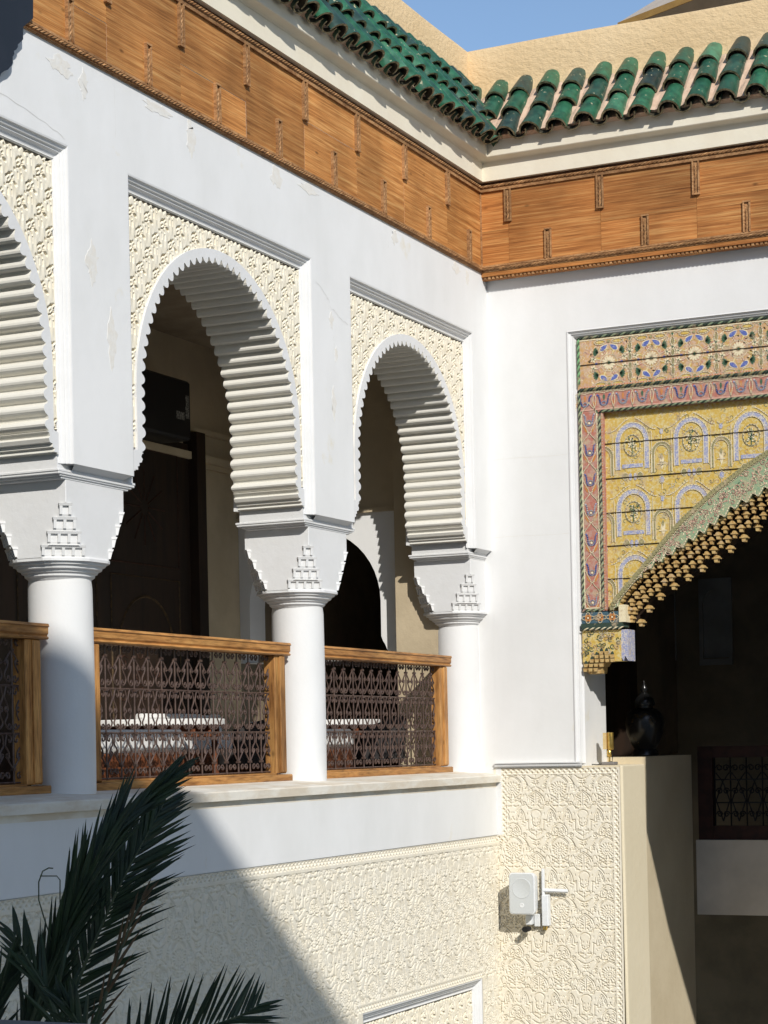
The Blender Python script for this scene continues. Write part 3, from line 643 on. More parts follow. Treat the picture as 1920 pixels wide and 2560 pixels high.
# ------------------------------------------------------------------ cornices, tiles, parapets
def lcorn(name, label, mk):
    t = thing('cornice', label, 'cornice', mk(0, 0, 4.6))
    return t
co = thing('cornice', 'cream plaster cornice between wood frieze and green tiles, turning the corner', 'cornice', (.05, -.15, 4.6))
def ell(mb, prof):        # prof (d,z) swept along L wall then R wall, mitred at the inside corner
    mb.loft([[(d, -9.6, z) for d, z in prof], [(d, -.1-d, z) for d, z in prof], [(6.6, -.1-d, z) for d, z in prof]], False)
mb = MB(); ell(mb, [(-.05, 4.4705), (.046, 4.4705), (.046, 4.618), (-.05, 4.618)]); mb.build('lower_band', CORN, co)
mb = MB(); ell(mb, [(-.05, 4.6185), (.05, 4.6185), (.058, 4.626), (.085, 4.632), (.115, 4.638), (.12, 4.644), (.12, 4.80), (-.05, 4.81)]); mb.build('upper_band', CORN, co)

def tiles(name, label, axis):
    E = .155 if axis == 'y' else .262; Tq = .2
    t = thing(name, label, 'tiled eave', (0, -3, 4.9) if axis == 'y' else (2, 0, 4.9))
    run = E+Tq; z0, z1 = (4.735, 5.31) if axis == 'y' else (4.765, 5.27); Ls = math.hypot(run, z1-z0); cs, sn = run/Ls, (z1-z0)/Ls
    if axis == 'y': Q = lambda s, d, h: (E-d*cs+h*sn, s, z0+d*sn+h*cs)
    else: Q = lambda s, d, h: (s, -E+d*cs-h*sn, z0+d*sn+h*cs)
    pitch = .1985 if axis == 'y' else .222
    cover = MB(); edge = MB(); chan = MB(); mort = MB(); rr = random.Random(11 if axis == 'y' else 12)
    n = 7
    def clip(s, d):
        x, y, z = Q(s, d, 0)
        return (s < -.262+d*cs+.10) if axis == 'y' else (s > .155-d*cs-.04)
    s_list = [-.46-pitch*k for k in range(0, 46)] if axis == 'y' else [.30+pitch*k for k in range(0, 28)]
    s_list += [s_list[0]-(-pitch if axis == 'y' else pitch)*1.0, s_list[0]-(-pitch if axis == 'y' else pitch)*2.0]
    for s in s_list:
        for k, d0 in enumerate((-.035, .235, .50)):
            L = .30 if k < 2 else Ls-.50+.06
            if not clip(s, d0+.03): continue
            cover.rnd = min(1, max(0, rr.gauss(.5, .24))); jit = rr.uniform(-.010, .010); tw = rr.uniform(-.014, .014); hh = .012*1+.004*k+rr.uniform(-.003, .006); dd = rr.uniform(-.02, .018)
            rings = []
            for q in np.linspace(0, 1, 4):
                rad = .086-.016*q; lift = hh+.024*(1-q)
                rings.append([Q(s+jit+tw*(q-.5)+rad*cos(a), d0+dd+L*q, lift+rad*.98*sin(a)) for a in np.linspace(-.12, pi+.12, 11)])
            inn = [Q(s+jit-tw*.5+.072*cos(a), d0+dd, hh+.022+.071*.98*sin(a)) for a in np.linspace(-.12, pi+.12, 11)]
            inn2 = [Q(s+jit+.062*cos(a), d0+dd+L*.8, hh+.004+.06*.98*sin(a)) for a in np.linspace(-.12, pi+.12, 11)]
            cover.loft(rings, False)
            edge.loft([rings[0], inn], False, False, 0); edge.loft([inn, inn2], False, False, 1)
    half = pitch/2
    for s in s_list:
        for sg in ((half,) if axis == 'x' else (-half,)):
            sc = s+sg
            if not clip(sc, .05): continue
            rings = []; o2 = []
            for d in (-.028, .2): rings.append([Q(sc+.066*cos(a), d, .05+.060*sin(a)) for a in np.linspace(pi-.1, 2*pi+.1, 9)]); o2.append([Q(sc+.078*cos(a), d, .05+.072*sin(a)) for a in np.linspace(pi-.1, 2*pi+.1, 9)])
            chan.rnd = rr.uniform(.1, .5); chan.loft([o2[1], o2[0]], False); edge.loft([o2[0], rings[0]], False, False, 0); edge.loft([rings[0], rings[1]], False, False, 1)
    # mortar bed with bumpy surface
    S = np.linspace(-9.5, .2, 240) if axis == 'y' else np.linspace(-.2, 6.5, 200)
    rows = []
    for q, d in enumerate(np.linspace(-.0, Ls+.03, 10)):
        rows.append([Q(min(s, -.262+d*cs) if axis == 'y' else max(s, .155-d*cs), d, .022+.01*sin(s*37+q*1.7)*cos(s*61-q)) for s in S])
    mort.loft(rows, False)
    mort.loft([[Q(min(s, -.262) if axis == 'y' else max(s, .155), -.0, .02) for s in S], [(.06, min(s, -.262), z0-.02) if axis == 'y' else (max(s, .155), -.16, z0-.02) for s in S]], False)
    cover.build('cover_tiles', TILE, t, True); edge.build('tile_rims', [TERRA, TINN], t); chan.build('channel_tiles', TILE, t, True); mort.build('mortar_bed', MORT, t)
tiles('tiled_eave', 'green glazed tile eave above the left wall, seen at a steep slant', 'y')
tiles('tiled_eave', 'green glazed tile eave above the right wall, its rows seen from the front', 'x')
pp = thing('parapet', 'ochre rendered parapet rising behind the green tiles and turning the corner', 'parapet', (-.3, .3, 5.2))
def rnd_edge(mb, prof):
    mb.loft([[(-.2-d, -9.6, z) for d, z in prof]]+[[(-.2-d, y, z+.004*sin(y*3.1)) for d, z in prof] for y in np.linspace(-9, 0, 40)]+[[(-.2-d, .2+d, z) for d, z in prof]]+[[(x, .2+d, z+.004*sin(x*2.7)) for d, z in prof] for x in np.linspace(.2, 6.6, 30)], False)
mb = MB(); rnd_edge(mb, [(-.02, 5.1), (0, 5.34), (.0, 5.45), (.004, 5.63), (.012, 5.658), (.03, 5.668), (.2, 5.668), (.23, 5.64), (.23, 4.6)]); mb.build('parapet_wall', PARA, pp, True)
# fillet of mortar at the tile heads
mb = MB()
mb.loft([[(-.2+.05*q-.0, y, 5.40-.10*q+.018*sin(y*31)+.01*sin(y*11)) for y in np.linspace(-9.5, .12, 300)] for q in (-.04, .25, .6, 1.1)], False)
mb.loft([[(x, .2-.05*q, 5.36-.10*q+.018*sin(x*28+1)+.01*sin(x*9)) for x in np.linspace(-.12, 6.5, 240)] for q in (-.04, .25, .6, 1.1)], False)
mb.build('mortar_fillet', PARA, pp, True)
mb = MB(); mb.box(-6, -9.6, 4.3, -.43, .43, 4.55); mb.box(-6, .43, 4.3, 7.6, 7, 4.55); struct(mb.build('roof_deck', CEILM))

# roof parasol
pa = thing('parasol', 'large beige roof terrace parasol with ochre border above the parapet', 'parasol', (1.9, 5.2, 5.5))
A0 = Vector((.164, 3.0, 6.724)); ux = Vector((cos(-.42), sin(-.42), 0)); uy = Vector((-ux.y, ux.x, 0)); Wd = 3.4
cn = [A0, A0+ux*Wd, A0+ux*Wd+uy*Wd, A0+uy*Wd]; ap = A0+ux*Wd/2+uy*Wd/2+Vector((0, 0, 1.35)); dn = Vector((0, 0, -.012)); dv = Vector((0, 0, -.06))
mb = MB()
for i in range(4):
    a, b = cn[i], cn[(i+1) % 4]; mb.add([a, b, ap], [(0, 1, 2)]); mb.add([a+dn, b+dn, ap+dn], [(0, 2, 1)])
mb.build('canopy', CANV, pa)
mb = MB(); ins = [p+(ap-p)*.004 for p in cn]
for i in range(4):
    a, b = cn[i], cn[(i+1) % 4]; o = (a+b)/2-ap; o.z = 0; o = o.normalized()*.008
    mb.loft([[a+o, b+o], [a+o+dv, b+o+dv], [a-o*.4+dv, b-o*.4+dv], [a-o*.4, b-o*.4]], False)
mb.build('border', CANVB, pa)
mb = MB(); mb.tube([(ap.x, ap.y, 4.55), (ap.x, ap.y, ap.z-.02)], .035, 10); mb.build('pole', DWOOD, pa)

# ------------------------------------------------------------------ painted wooden arch of the right wall
pw = thing('painted_wood_arch', 'painted wooden arch with flowers, yellow niches and stalactite fringe', 'arch', (2, .15, 1.8))
YP = .045                                                   # paint plane
class PB(MB):
    """flat paint inlays on the plane y = YP - level*.0016"""
    def poly(s, pts, mi, lv=1): s.add([(x, YP-.0016*lv-.0002*(mi % 5), z) for x, z in pts], [tuple(range(len(pts)))], mi)
    def rib(s, pts, wd, mi, lv=2, clip=None):
        n = len(pts)
        for i in range(n-1):
            (x0, z0), (x1, z1) = pts[i], pts[i+1]; L = math.hypot(x1-x0, z1-z0)
            if L < 1e-6: continue
            if clip and not clip((x0+x1)/2, (z0+z1)/2): continue
            a, b = -(z1-z0)/L*wd/2, (x1-x0)/L*wd/2; ex, ez = (x1-x0)/L*wd*.25, (z1-z0)/L*wd*.25
            s.poly([(x0+a-ex, z0+b-ez), (x1+a+ex, z1+b+ez), (x1-a+ex, z1-b+ez), (x0-a-ex, z0-b-ez)], mi, lv)
def ell_pts(cx, cz, rx, rz, n=12, a=0): return [(cx+rx*cos(t)*cos(a)-rz*sin(t)*sin(a), cz+rx*cos(t)*sin(a)+rz*sin(t)*cos(a)) for t in [2*pi*k/n for k in range(n)]]
def drop(cx, cz, L, wd, a): return [(cx+p*cos(a)-q*sin(a), cz+p*sin(a)+q*cos(a)) for p, q in ((0, 0), (L*.35, wd*.4), (L*.7, wd*.5), (L*.95, wd*.25), (L, 0), (L*.95, -wd*.25), (L*.7, -wd*.5), (L*.35, -wd*.4))]
XE = 3.7
SER = [(1.0, 1.05), (1.027, 1.084), (1.222, 1.289), (1.437, 1.525), (1.581, 1.671), (1.832, 1.874), (2.079, 2.042), (2.266, 2.145), (2.7, 2.33), (3.2, 2.46), (3.7, 2.50)]
LOW = [(1.045, 1.045), (1.072, 1.116), (1.195, 1.244), (1.379, 1.355), (1.576, 1.464), (1.743, 1.562), (1.991, 1.732), (2.26, 1.856), (2.7, 2.04), (3.2, 2.18), (3.7, 2.22)]
def interp(T, x): return float(np.interp(x, [p[0] for p in T], [p[1] for p in T]))
above = lambda x, z: x < .98 or z > interp(SER, x)+.004
# backing panels (solid wood)
mb = MB()
mb.box(.742, YP, 2.768, XE, YP+.10, 3.172)                 # flower frieze
mb.box(.742, YP, 2.58, XE, YP+.10, 2.767)                  # red band
mb.box(.742, YP, 1.02, .945, YP+.10, 2.579)                # red upright
mb.build('backing', [P_OCH], pw)
ob = pw.children[-1]; ob.data.materials.clear(); ob.data.materials.append(P_OCH); ob.data.materials.append(P_RED)
for p in ob.data.polygons: p.material_index = 0 if p.center.z > 2.77 else 1
# yellow spandrel plate with arch-shaped lower edge
xs = np.linspace(.9452, XE, 60); yy = YP+.045
mb = MB(); low = [(x, interp(SER, x)-.03 if x > 1.0 else .93) for x in xs]
mb.loft([[(x, yy, 2.579) for x in xs], [(x, yy, z) for x, z in low], [(x, yy+.06, z) for x, z in low]], False); mb.build('yellow_spandrel', P_YEL, pw)
pb = PB()
# --- flower frieze
for k in range(9):
    cx = .985+.02+.346*k; cz = 2.965
    if cx > XE+.1: break
    for j in range(14):
        a = 2*pi*j/14; pb.poly(drop(cx+.013*cos(a), cz+.013*sin(a), .043, .017, a), CRM, 2)
    pb.poly(ell_pts(cx, cz, .012, .012, 8), GRN, 3)
    for rr_ in (.072, .118): E = ell_pts(cx, cz, rr_, rr_*.92, 28); pb.rib(E+E[:1], .005, CRM if rr_ < .1 else YEL, 1)
    for q in range(8):
        a = q*pi/4+pi/8; pb.poly(drop(cx+.074*cos(a), cz+.07*sin(a), .042, .02, a), (RED, YEL)[q % 2], 1); pb.rib([(cx+.075*cos(a), cz+.07*sin(a)), (cx+.115*cos(a), cz+.107*sin(a))], .004, CRM, 2)
        pb.rib(spiral(cx+.142*cos(a), cz+.125*sin(a), .02, .006, a, .9, 8), .0055, CRM, 2)
    for sx in (1, -1):
        pb.poly(drop(cx+sx*.088, cz, .03, .018, 0 if sx > 0 else pi), BLU, 2)
        for sz in (1, -1):
            pb.poly(drop(cx+sx*.006, cz+sz*.146, .085, .05, atan2(-sz*.7, sx*1.0)), CRM, 1); pb.poly(drop(cx+sx*.010, cz+sz*.142, .072, .034, atan2(-sz*.7, sx*1.0)), BLU, 2)
            for q in range(5):
                a = atan2(sz*.2, sx)+(q-2)*.38*sx; pb.poly(drop(cx+sx*.085, cz+sz*.088, .048, .016, a), GRN, 2)
            pb.rib(ell_pts(cx+sx*.072, cz+sz*.166, .046, .019, 14)+ell_pts(cx+sx*.072, cz+sz*.166, .046, .019, 14)[:1], .007, CRM, 3); pb.poly(ell_pts(cx+sx*.072, cz+sz*.166, .034, .011, 10), YEL, 2)
            pb.poly(ell_pts(cx+sx*.073, cz+sz*.188, .03, .008, 8), BLU, 1)
            for q in range(5): a = q*2*pi/5; pb.poly(drop(cx+sx*.128, cz+sz*.035, .026, .014, a), CRM, 2)
            pb.poly(ell_pts(cx+sx*.128, cz+sz*.035, .006, .006, 6), GRN, 3)
        pb.poly(ell_pts(cx, cz+sx*.168, .014, .012, 8), OLV, 3)
    mx = cx+.173
    for j, zz in enumerate((cz+.115, cz+.03, cz-.03-.01, cz-.115)):
        E = ell_pts(mx, zz, .016, .036 if j in (0, 3) else .026, 12); pb.rib(E+E[:1], .007, CRM, 3); pb.poly(ell_pts(mx, zz, .009, .024, 8), OLV, 2)
    for sz in (1, -1):
        pb.rib(arc(mx-.03, cz+sz*.16, .022, 0, 180*sz, 8), .006, CRM, 2); pb.rib(arc(mx+.03, cz+sz*.16, .022, 0, 180*sz, 8), .006, CRM, 2); pb.poly(ell_pts(mx, cz+sz*.172, .012, .012, 6), GRN, 2)
        for q in range(4): a = q*pi/2+.4; pb.poly(drop(mx, cz+sz*.072, .03, .015, a), CRM, 1)
        pb.poly(ell_pts(mx, cz+sz*.072, .01, .008, 6), GRN, 3)
for i in range(900):
    x, z = random.uniform(.77, XE), random.uniform(2.80, 3.15)
    if i % 3: pb.poly(drop(x, z, .026, .011, random.uniform(0, 6)), (CRM, RED, GRN, YEL, PNK)[i % 5], 0)
    else: pb.rib(spiral(x, z, .02, .006, random.uniform(0, 6), random.choice((-.9, .9)), 7), .0045, (CRM, PNK)[i % 2], 0)
pb.rib([(.765, 3.158), (XE, 3.158)], .009, CRM, 2); pb.rib([(.765, 2.787), (XE, 2.787)], .016, PNK, 2)
for k in range(int((XE-.78)/.022)): pb.poly(ell_pts(.78+k*.022, 2.786, .006, .0055, 6), ORG, 4)
# --- red horizontal band with tulip cups
for k in range(20):
    cx = .80+.157*k; cz = 2.672
    if cx > XE: break
    f = .5+.5*sin(k*1.1+1.5)
    c2 = BLU if f > .4 else PBL
    for sx in (1, -1):
        pb.rib(bez((cx, cz-.035), (cx+sx*.05, cz-.035), (cx+sx*.02, cz+.03), (cx+sx*.055, cz+.048), 8), .013, c2, 2)
        pb.rib(bez((cx+sx*.0785, cz+.06), (cx+sx*.05, cz+.0), (cx+sx*.0785, cz-.03), (cx+sx*.0785, cz-.068), 8), .006, CRM, 3)
        pb.rib(bez((cx+sx*.0785, cz+.06), (cx+sx*.07, cz+.075), (cx+sx*.03, cz+.07), (cx, cz+.06), 6), .005, CRM, 3)
        pb.poly(drop(cx+sx*.0785, cz-.05, .06, .016, pi/2+sx*.25), ORG, 1)
    pb.rib(ell_pts(cx, cz-.022, .018, .016, 10)+ell_pts(cx, cz-.022, .018, .016, 10)[:1], .008, PBL, 3); pb.poly(drop(cx, cz, .05, .02, pi/2), GRN if k % 2 else ORG, 1)
pb.rib([(.76, 2.751), (XE, 2.751)], .010, CRM, 2); pb.rib([(.76, 2.607), (XE, 2.607)], .012, PNK, 2)
# --- red upright with medallions
rcx = .832
for k in range(7):
    cz = 1.10+.236*k
    for sx in (1, -1):
        pb.rib(bez((rcx, cz+.155), (rcx+sx*.02, cz+.10), (rcx+sx*.06, cz+.11), (rcx+sx*.06, cz+.04), 10), .007, CRM, 3)
        pb.rib(bez((rcx+sx*.06, cz+.04), (rcx+sx*.06, cz-.02), (rcx+sx*.02, cz-.04), (rcx+sx*.012, cz-.085), 10), .007, CRM, 3)
        pb.rib(bez((rcx, cz-.03), (rcx+sx*.05, cz-.04), (rcx+sx*.015, cz+.03), (rcx+sx*.045, cz+.06), 8), .011, BLU if k % 3 else PBL, 2)
        pb.poly(drop(rcx+sx*.022, cz-.09, .07, .022, pi/2-sx*.35), ORG, 1); pb.poly(drop(rcx+sx*.05, cz+.10, .05, .014, -pi/2+sx*.5), GRN, 1)
    E = ell_pts(rcx, cz-.012, .02, .02, 12); pb.rib(E+E[:1], .008, PBL, 3); pb.poly(ell_pts(rcx, cz-.012, .01, .01, 8), CRM, 2)
for x in (.767, .897): pb.rib([(x, 1.045), (x, 2.575)], .009, CRM, 2)
pb.rib([(.767, 1.045), (.897, 1.045)], .009, CRM, 2); pb.rib([(.936, 1.03), (.936, 2.575)], .012, PNK, 2)
for k in range(70): pb.poly(ell_pts(.938, 1.03+k*.022, .005, .006, 6), ORG, 4)
pb.build('painted_borders', PM, pw)
# --- yellow field: niches
YP0 = YP; YP = yy
pb = PB()
def niche(cx, z0, wd, ht, band, c):
    n = 16; ro = wd/2; ri = ro-band; zs2 = z0+ht-ro*1.08
    O = [(cx+ro, z0)]+[(cx+ro*cos(t), zs2+ro*1.08*sin(t)) for t in np.linspace(0, pi, n)]+[(cx-ro, z0)]
    I = [(cx+ri, z0)]+[(cx+ri*cos(t), zs2+ri*1.12*sin(t)) for t in np.linspace(0, pi, n)]+[(cx-ri, z0)]
    for i in range(len(O)-1):
        q = [O[i], O[i+1], I[i+1], I[i]]; mx, mz = sum(p[0] for p in q)/4, sum(p[1] for p in q)/4
        if above(mx, mz): pb.poly(q, c, 2)
    pb.rib(O, .007, CRM, 4, above); pb.rib(I, .006, CRM, 4, above)
rg = random.Random(4)
for row, zt2 in enumerate((2.507, 1.985, 1.47)):
    for k in range(6):
        cx = 1.168+.475*k
        if not above(cx+.1, zt2-.1) and not above(cx-.12, zt2-.05): continue
        niche(cx, zt2-.385, .275, .365, .038, PBL)
        if above(cx, zt2-.37): pb.poly([(cx-.085, zt2-.375), (cx+.085, zt2-.375), (cx+.085, zt2-.345), (cx-.085, zt2-.345)], PBL, 2)
        e = [p for p in ell_pts(cx, zt2-.2, .066, .082, 18)]
        if above(cx+.05, zt2-.26):
            pb.rib(e+e[:1], .012, CRM, 2)
            for j in range(44):
                a = rg.uniform(0, 2*pi); r = rg.uniform(0, .055); x, z = cx+r*cos(a)*.8, zt2-.195+r*sin(a)*1.1; pb.poly(drop(x, z, .024, .011, rg.uniform(0, 6)), (GRN, CRM, OLV, CRM)[j % 4], 3)
            pb.rib([(cx, zt2-.275), (cx, zt2-.15)], .006, GRN, 4)
            pb.rib(e+e[:1], .004, OLV, 4)
        for sx in (1, -1):
            pb.rib(bez((cx+sx*.03, zt2+.01), (cx+sx*.09, zt2-.01), (cx+sx*.14, zt2-.09), (cx+sx*.19, zt2-.085), 9), .007, CRM, 3, above)
            pb.rib([(cx+sx*.158, zt2-.1), (cx+sx*.158, zt2-.42)], .005, CRM, 3, above)
            if above(cx+sx*.06, zt2-.44):
                pb.poly(ell_pts(cx+sx*.06, zt2-.44, .02, .024, 10), OLV, 2); pb.poly(ell_pts(cx+sx*.02, zt2-.445, .014, .03, 8), PBL, 2); pb.rib(ell_pts(cx+sx*.06, zt2-.44, .024, .028, 10), .005, CRM, 3)
        for mx in (cx+.2375,)+((cx-.2375,) if k == 0 else ()):
            if above(mx, zt2-.38):
                niche(mx, zt2-.425, .165, .235, .024, OLV)
                pb.poly(drop(mx, zt2-.41, .12, .035, pi/2), CRM, 1); pb.poly(drop(mx, zt2-.33, .05, .02, pi/2), OLV, 3); pb.rib([(mx-.03, zt2-.36), (mx+.03, zt2-.36)], .008, CRM, 3)
            if above(mx, zt2-.5): pb.poly(ell_pts(mx, zt2-.485, .017, .024, 10), PBL, 2); pb.rib(ell_pts(mx, zt2-.485, .022, .03, 10), .005, CRM, 3); pb.rib([(mx, zt2-.51), (mx, zt2-.56)], .006, CRM, 3, above)
            if above(mx, zt2-.1): pb.poly(ell_pts(mx, zt2-.11, .015, .022, 10), PBL, 2); pb.rib([(mx, zt2-.14), (mx, zt2-.18)], .006, CRM, 3); pb.rib(arc(mx, zt2-.06, .03, 200, 340, 8), .006, CRM, 3)
for i in range(1100):
    x, z = rg.uniform(.96, XE), rg.uniform(1.0, 2.56)
    if above(x, z-.02): pb.rib(spiral(x, z, .022, .006, rg.uniform(0, 6), rg.choice((-.8, .8)), 7), .0045, (CRM, CRM, OLV, OCH)[i % 4], 1)
pb.build('painted_niches', PM, pw)
for z in (2.335, 2.06, 1.79, 1.53, 1.27):
    mb = MB()
    x1 = 0.95
    while x1 < XE and above(x1+.03, z): x1 += .02
    mb.box(.9455, yy-.0095, z-.0022, x1, yy+.001, z+.0022); mb.build('plank_joint', DWOOD, pw)
mb = MB(); mb.box(.765, YP0-.0095, 2.963, XE, YP0+.001, 2.9665)
mb.build('plank_joint', DWOOD, pw)
YP = YP0
# --- green arch band, proud of the field, with scalloped lower edge
NB = 241; ts = np.linspace(0, 1, NB)
def along(T, n):
    T = np.array(T); d = np.r_[0, np.cumsum(np.hypot(*np.diff(T, axis=0).T))]; s = np.linspace(0, d[-1], n); return np.stack([np.interp(s, d, T[:, 0]), np.interp(s, d, T[:, 1])], 1)
serp = along([(1.0, 1.03)]+SER[1:], NB); lowp = along(LOW, NB)
yb = YP-.02
mb = MB()
lowz = [(x+.0, z+.055*(1-abs(((i/NB*30) % 1)-.5)*2)**.8) for i, (x, z) in enumerate(lowp)]
mb.loft([[(x, yb, z) for x, z in serp], [(x, yb, z) for x, z in lowz], [(x, yb+.10, z) for x, z in lowz]], False, False, 0)
mb.loft([[(x, yb, z) for x, z in serp], [(x, yb+.06, z) for x, z in serp]], False, False, 0)
mb.build('green_band', P_SGE, pw)
YPs = YP; YP = yb
pb = PB()
for i in range(2, NB-1):
    (x0, z0), (x1, z1) = serp[i], lowz[i]
    for q in range(3):
        u = rg.uniform(.12, .8); x, z = x0+(x1-x0)*u+rg.uniform(-.01, .01), z0+(z1-z0)*u
        if q == 0 and math.hypot(x1-x0, z1-z0) > .07: pb.rib(spiral(x, z, .024, .006, rg.uniform(0, 6), rg.choice((-1.1, 1.1)), 10), .006, (CRM, PNK)[i % 2], 2)
        else: pb.poly(drop(x, z, .022, .010, rg.uniform(0, 6)), (PNK, GRN, CRM)[(i+q) % 3], 1)
pb.rib([(x+.006, z-.008) for x, z in serp], .009, CRM, 3); pb.rib([(x-.002, z+.006) for x, z in lowz], .008, CRM, 4)
pb.build('band_scrolls', PM, pw)
YP = YPs
mb = MB()                                                  # olive toothed beading on the upper edge
for i, (x, z) in enumerate(along([(1.0, 1.03)]+SER[1:], 118)):
    a = .9; mb.prism([(x-.016, z-.012), (x+.012, z-.004), (x-.006, z+.034), (x-.022, z+.022)], lambda p, q, d: (p, d, q), yb-.012, yb+.03)
mb.build('toothed_beading', P_OLV, pw)
# --- stalactite brackets
mb = MB()
nrm_off = []
units = along(LOW, 46)
for i, (x, z) in enumerate(units):
    for k in range(4):
        xx = x+.058*k*.55+(.028 if k % 2 else 0); zz = z+.004-.050*k+(.018 if k % 2 else 0)+rg.uniform(-.004, .004); y0 = yb+.03+.05*k; wd = .025 if (i+k) % 2 else .020
        if k == 3 and i % 2: continue
        if xx > XE: continue
        arcp = [(wd*cos(t), .026*sin(t)+.008) for t in np.linspace(0, pi, 7)]
        body = [(xx+a, zz+b) for a, b in arcp]+[(xx-wd*.62, zz), (xx-wd*.5, zz-.024), (xx+wd*.5, zz-.024), (xx+wd*.62, zz)]
        mb.rnd = rg.random(); mb.prism(body, lambda p, q, d: (p, d, q), y0, y0+.06)
        mb.box(xx-wd*1.25, y0-.008, zz+.004, xx+wd*1.25, y0+.06, zz+.013)
mb.build('stalactite_fringe', P_MUQ, pw)
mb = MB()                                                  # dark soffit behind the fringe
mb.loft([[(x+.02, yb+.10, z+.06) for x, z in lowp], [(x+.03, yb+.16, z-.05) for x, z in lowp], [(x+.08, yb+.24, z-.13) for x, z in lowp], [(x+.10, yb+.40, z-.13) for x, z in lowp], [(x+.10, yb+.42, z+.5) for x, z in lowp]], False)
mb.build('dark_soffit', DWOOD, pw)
# --- ropes framing the fields
mb = MB(); rp = lambda a, b, up, mats, rad=.012, pit=.026: rope(mb, a, b, (0, -1, 0), up, rad, pit, mats)
rp((.75, YP-.002, 3.178), (XE, YP-.002, 3.178), (0, 0, 1), (DGR, DGR, SGE)); rp((.752, YP-.002, 2.80), (.752, YP-.002, 3.165), (1, 0, 0), (GRN, LGR))
rp((.75, YP-.002, 2.768), (XE, YP-.002, 2.768), (0, 0, 1), (DGR, DGR, OLV), .016); rp((.92, YP-.002, 2.588), (XE, YP-.002, 2.588), (0, 0, 1), (DGR, SGE))
rp((.752, YP-.002, 1.03), (.752, YP-.002, 2.755), (1, 0, 0), (DGR, SGE)); rp((.915, YP-.002, 1.03), (.915, YP-.002, 2.58), (1, 0, 0), (DGR, SGE)); rp((.76, YP-.002, 1.026), (.92, YP-.002, 1.026), (0, 0, 1), (DGR, SGE))
mb.build('rope_border', PM, pw)
# --- corbel at the spring
mb = MB()
mb.box(.742, YP-.004, .925, 1.04, YP+.12, 1.012, TEA); mb.box(.738, YP-.03, .888, 1.075, YP+.16, .922, DGR)
rope(mb, (.745, YP-.03, .878), (1.09, YP-.03, .878), (0, -1, 0), (0, 0, 1), .011, .024, (DGR, CRM))
for z0, z1, x0, x1 in ((.62, .866, .742, 1.06),): mb.box(x0, YP-.012, z0, x1, YP+.15, z1, YEL)
mb.prism([(1.06, .866), (1.115, .866), (1.115, .62), (1.09, .66), (1.075, .62), (1.06, .65)], lambda p, q, d: (p, d, q), YP-.004, YP+.17, PBL)
mb.prism([(.742, .62), (.93, .62), (.91, .585), (.895, .58), (.89, .53), (.79, .525), (.76, .56)], lambda p, q, d: (p, d, q), YP-.004, YP+.14, MUQ)
mb.box(1.045, YP-.006, .925, 1.10, YP+.14, 1.06, CRM)
mb.build('corbel', PM, pw)
pb = PB()
for k in range(3):
    cx = .792+.1*k
    for q in range(4): a = q*pi/2+pi/4; pb.poly(ell_pts(cx+.017*cos(a), .968+.017*sin(a), .017, .017, 8), ORG, 5)
    E = [(cx+.04*(1+.25*cos(4*t))*cos(t), .968+.034*(1+.25*cos(4*t))*sin(t)) for t in np.linspace(0, 2*pi, 33)]; pb.rib(E, .006, CRM, 6); pb.poly(ell_pts(cx, .968, .009, .009, 6), CRM, 7)
pb.build('corbel_rosettes', PM, pw); pb = PB()
for i in range(46):
    x, z = rg.uniform(.755, 1.045), rg.uniform(.66, .855); pb.rib(spiral(x, z, .022, .005, rg.uniform(0, 6), rg.choice((-1, 1)), 9), .006, (OCH, GRN, CRM, OLV)[i % 4], 10)
pb.build('corbel_scrolls', PM, pw)
mb = MB()                                                  # little stalactites under the corbel
for r_, (z, n, x0) in enumerate(((.70, 2, .90), (.672, 4, .86), (.640, 5, .82), (.605, 4, .77), (.57, 3, .765))):
    for j in range(n):
        x = x0+j*.043; mb.rnd = rg.random()
        mb.prism([(x-.017, z), (x+.017, z), (x+.012, z-.026), (x-.012, z-.026)], lambda p, q, d: (p, d, q), YP-.03, YP-.002, MUQ)
        mb.prism([(x-.014, z+.002), (x+.014, z+.002), (x+.008, z+.02), (x, z+.028), (x-.008, z+.02)], lambda p, q, d: (p, d, q), YP-.018, YP-.002, DGR)
mb.build('corbel_stalactites', PM, pw)

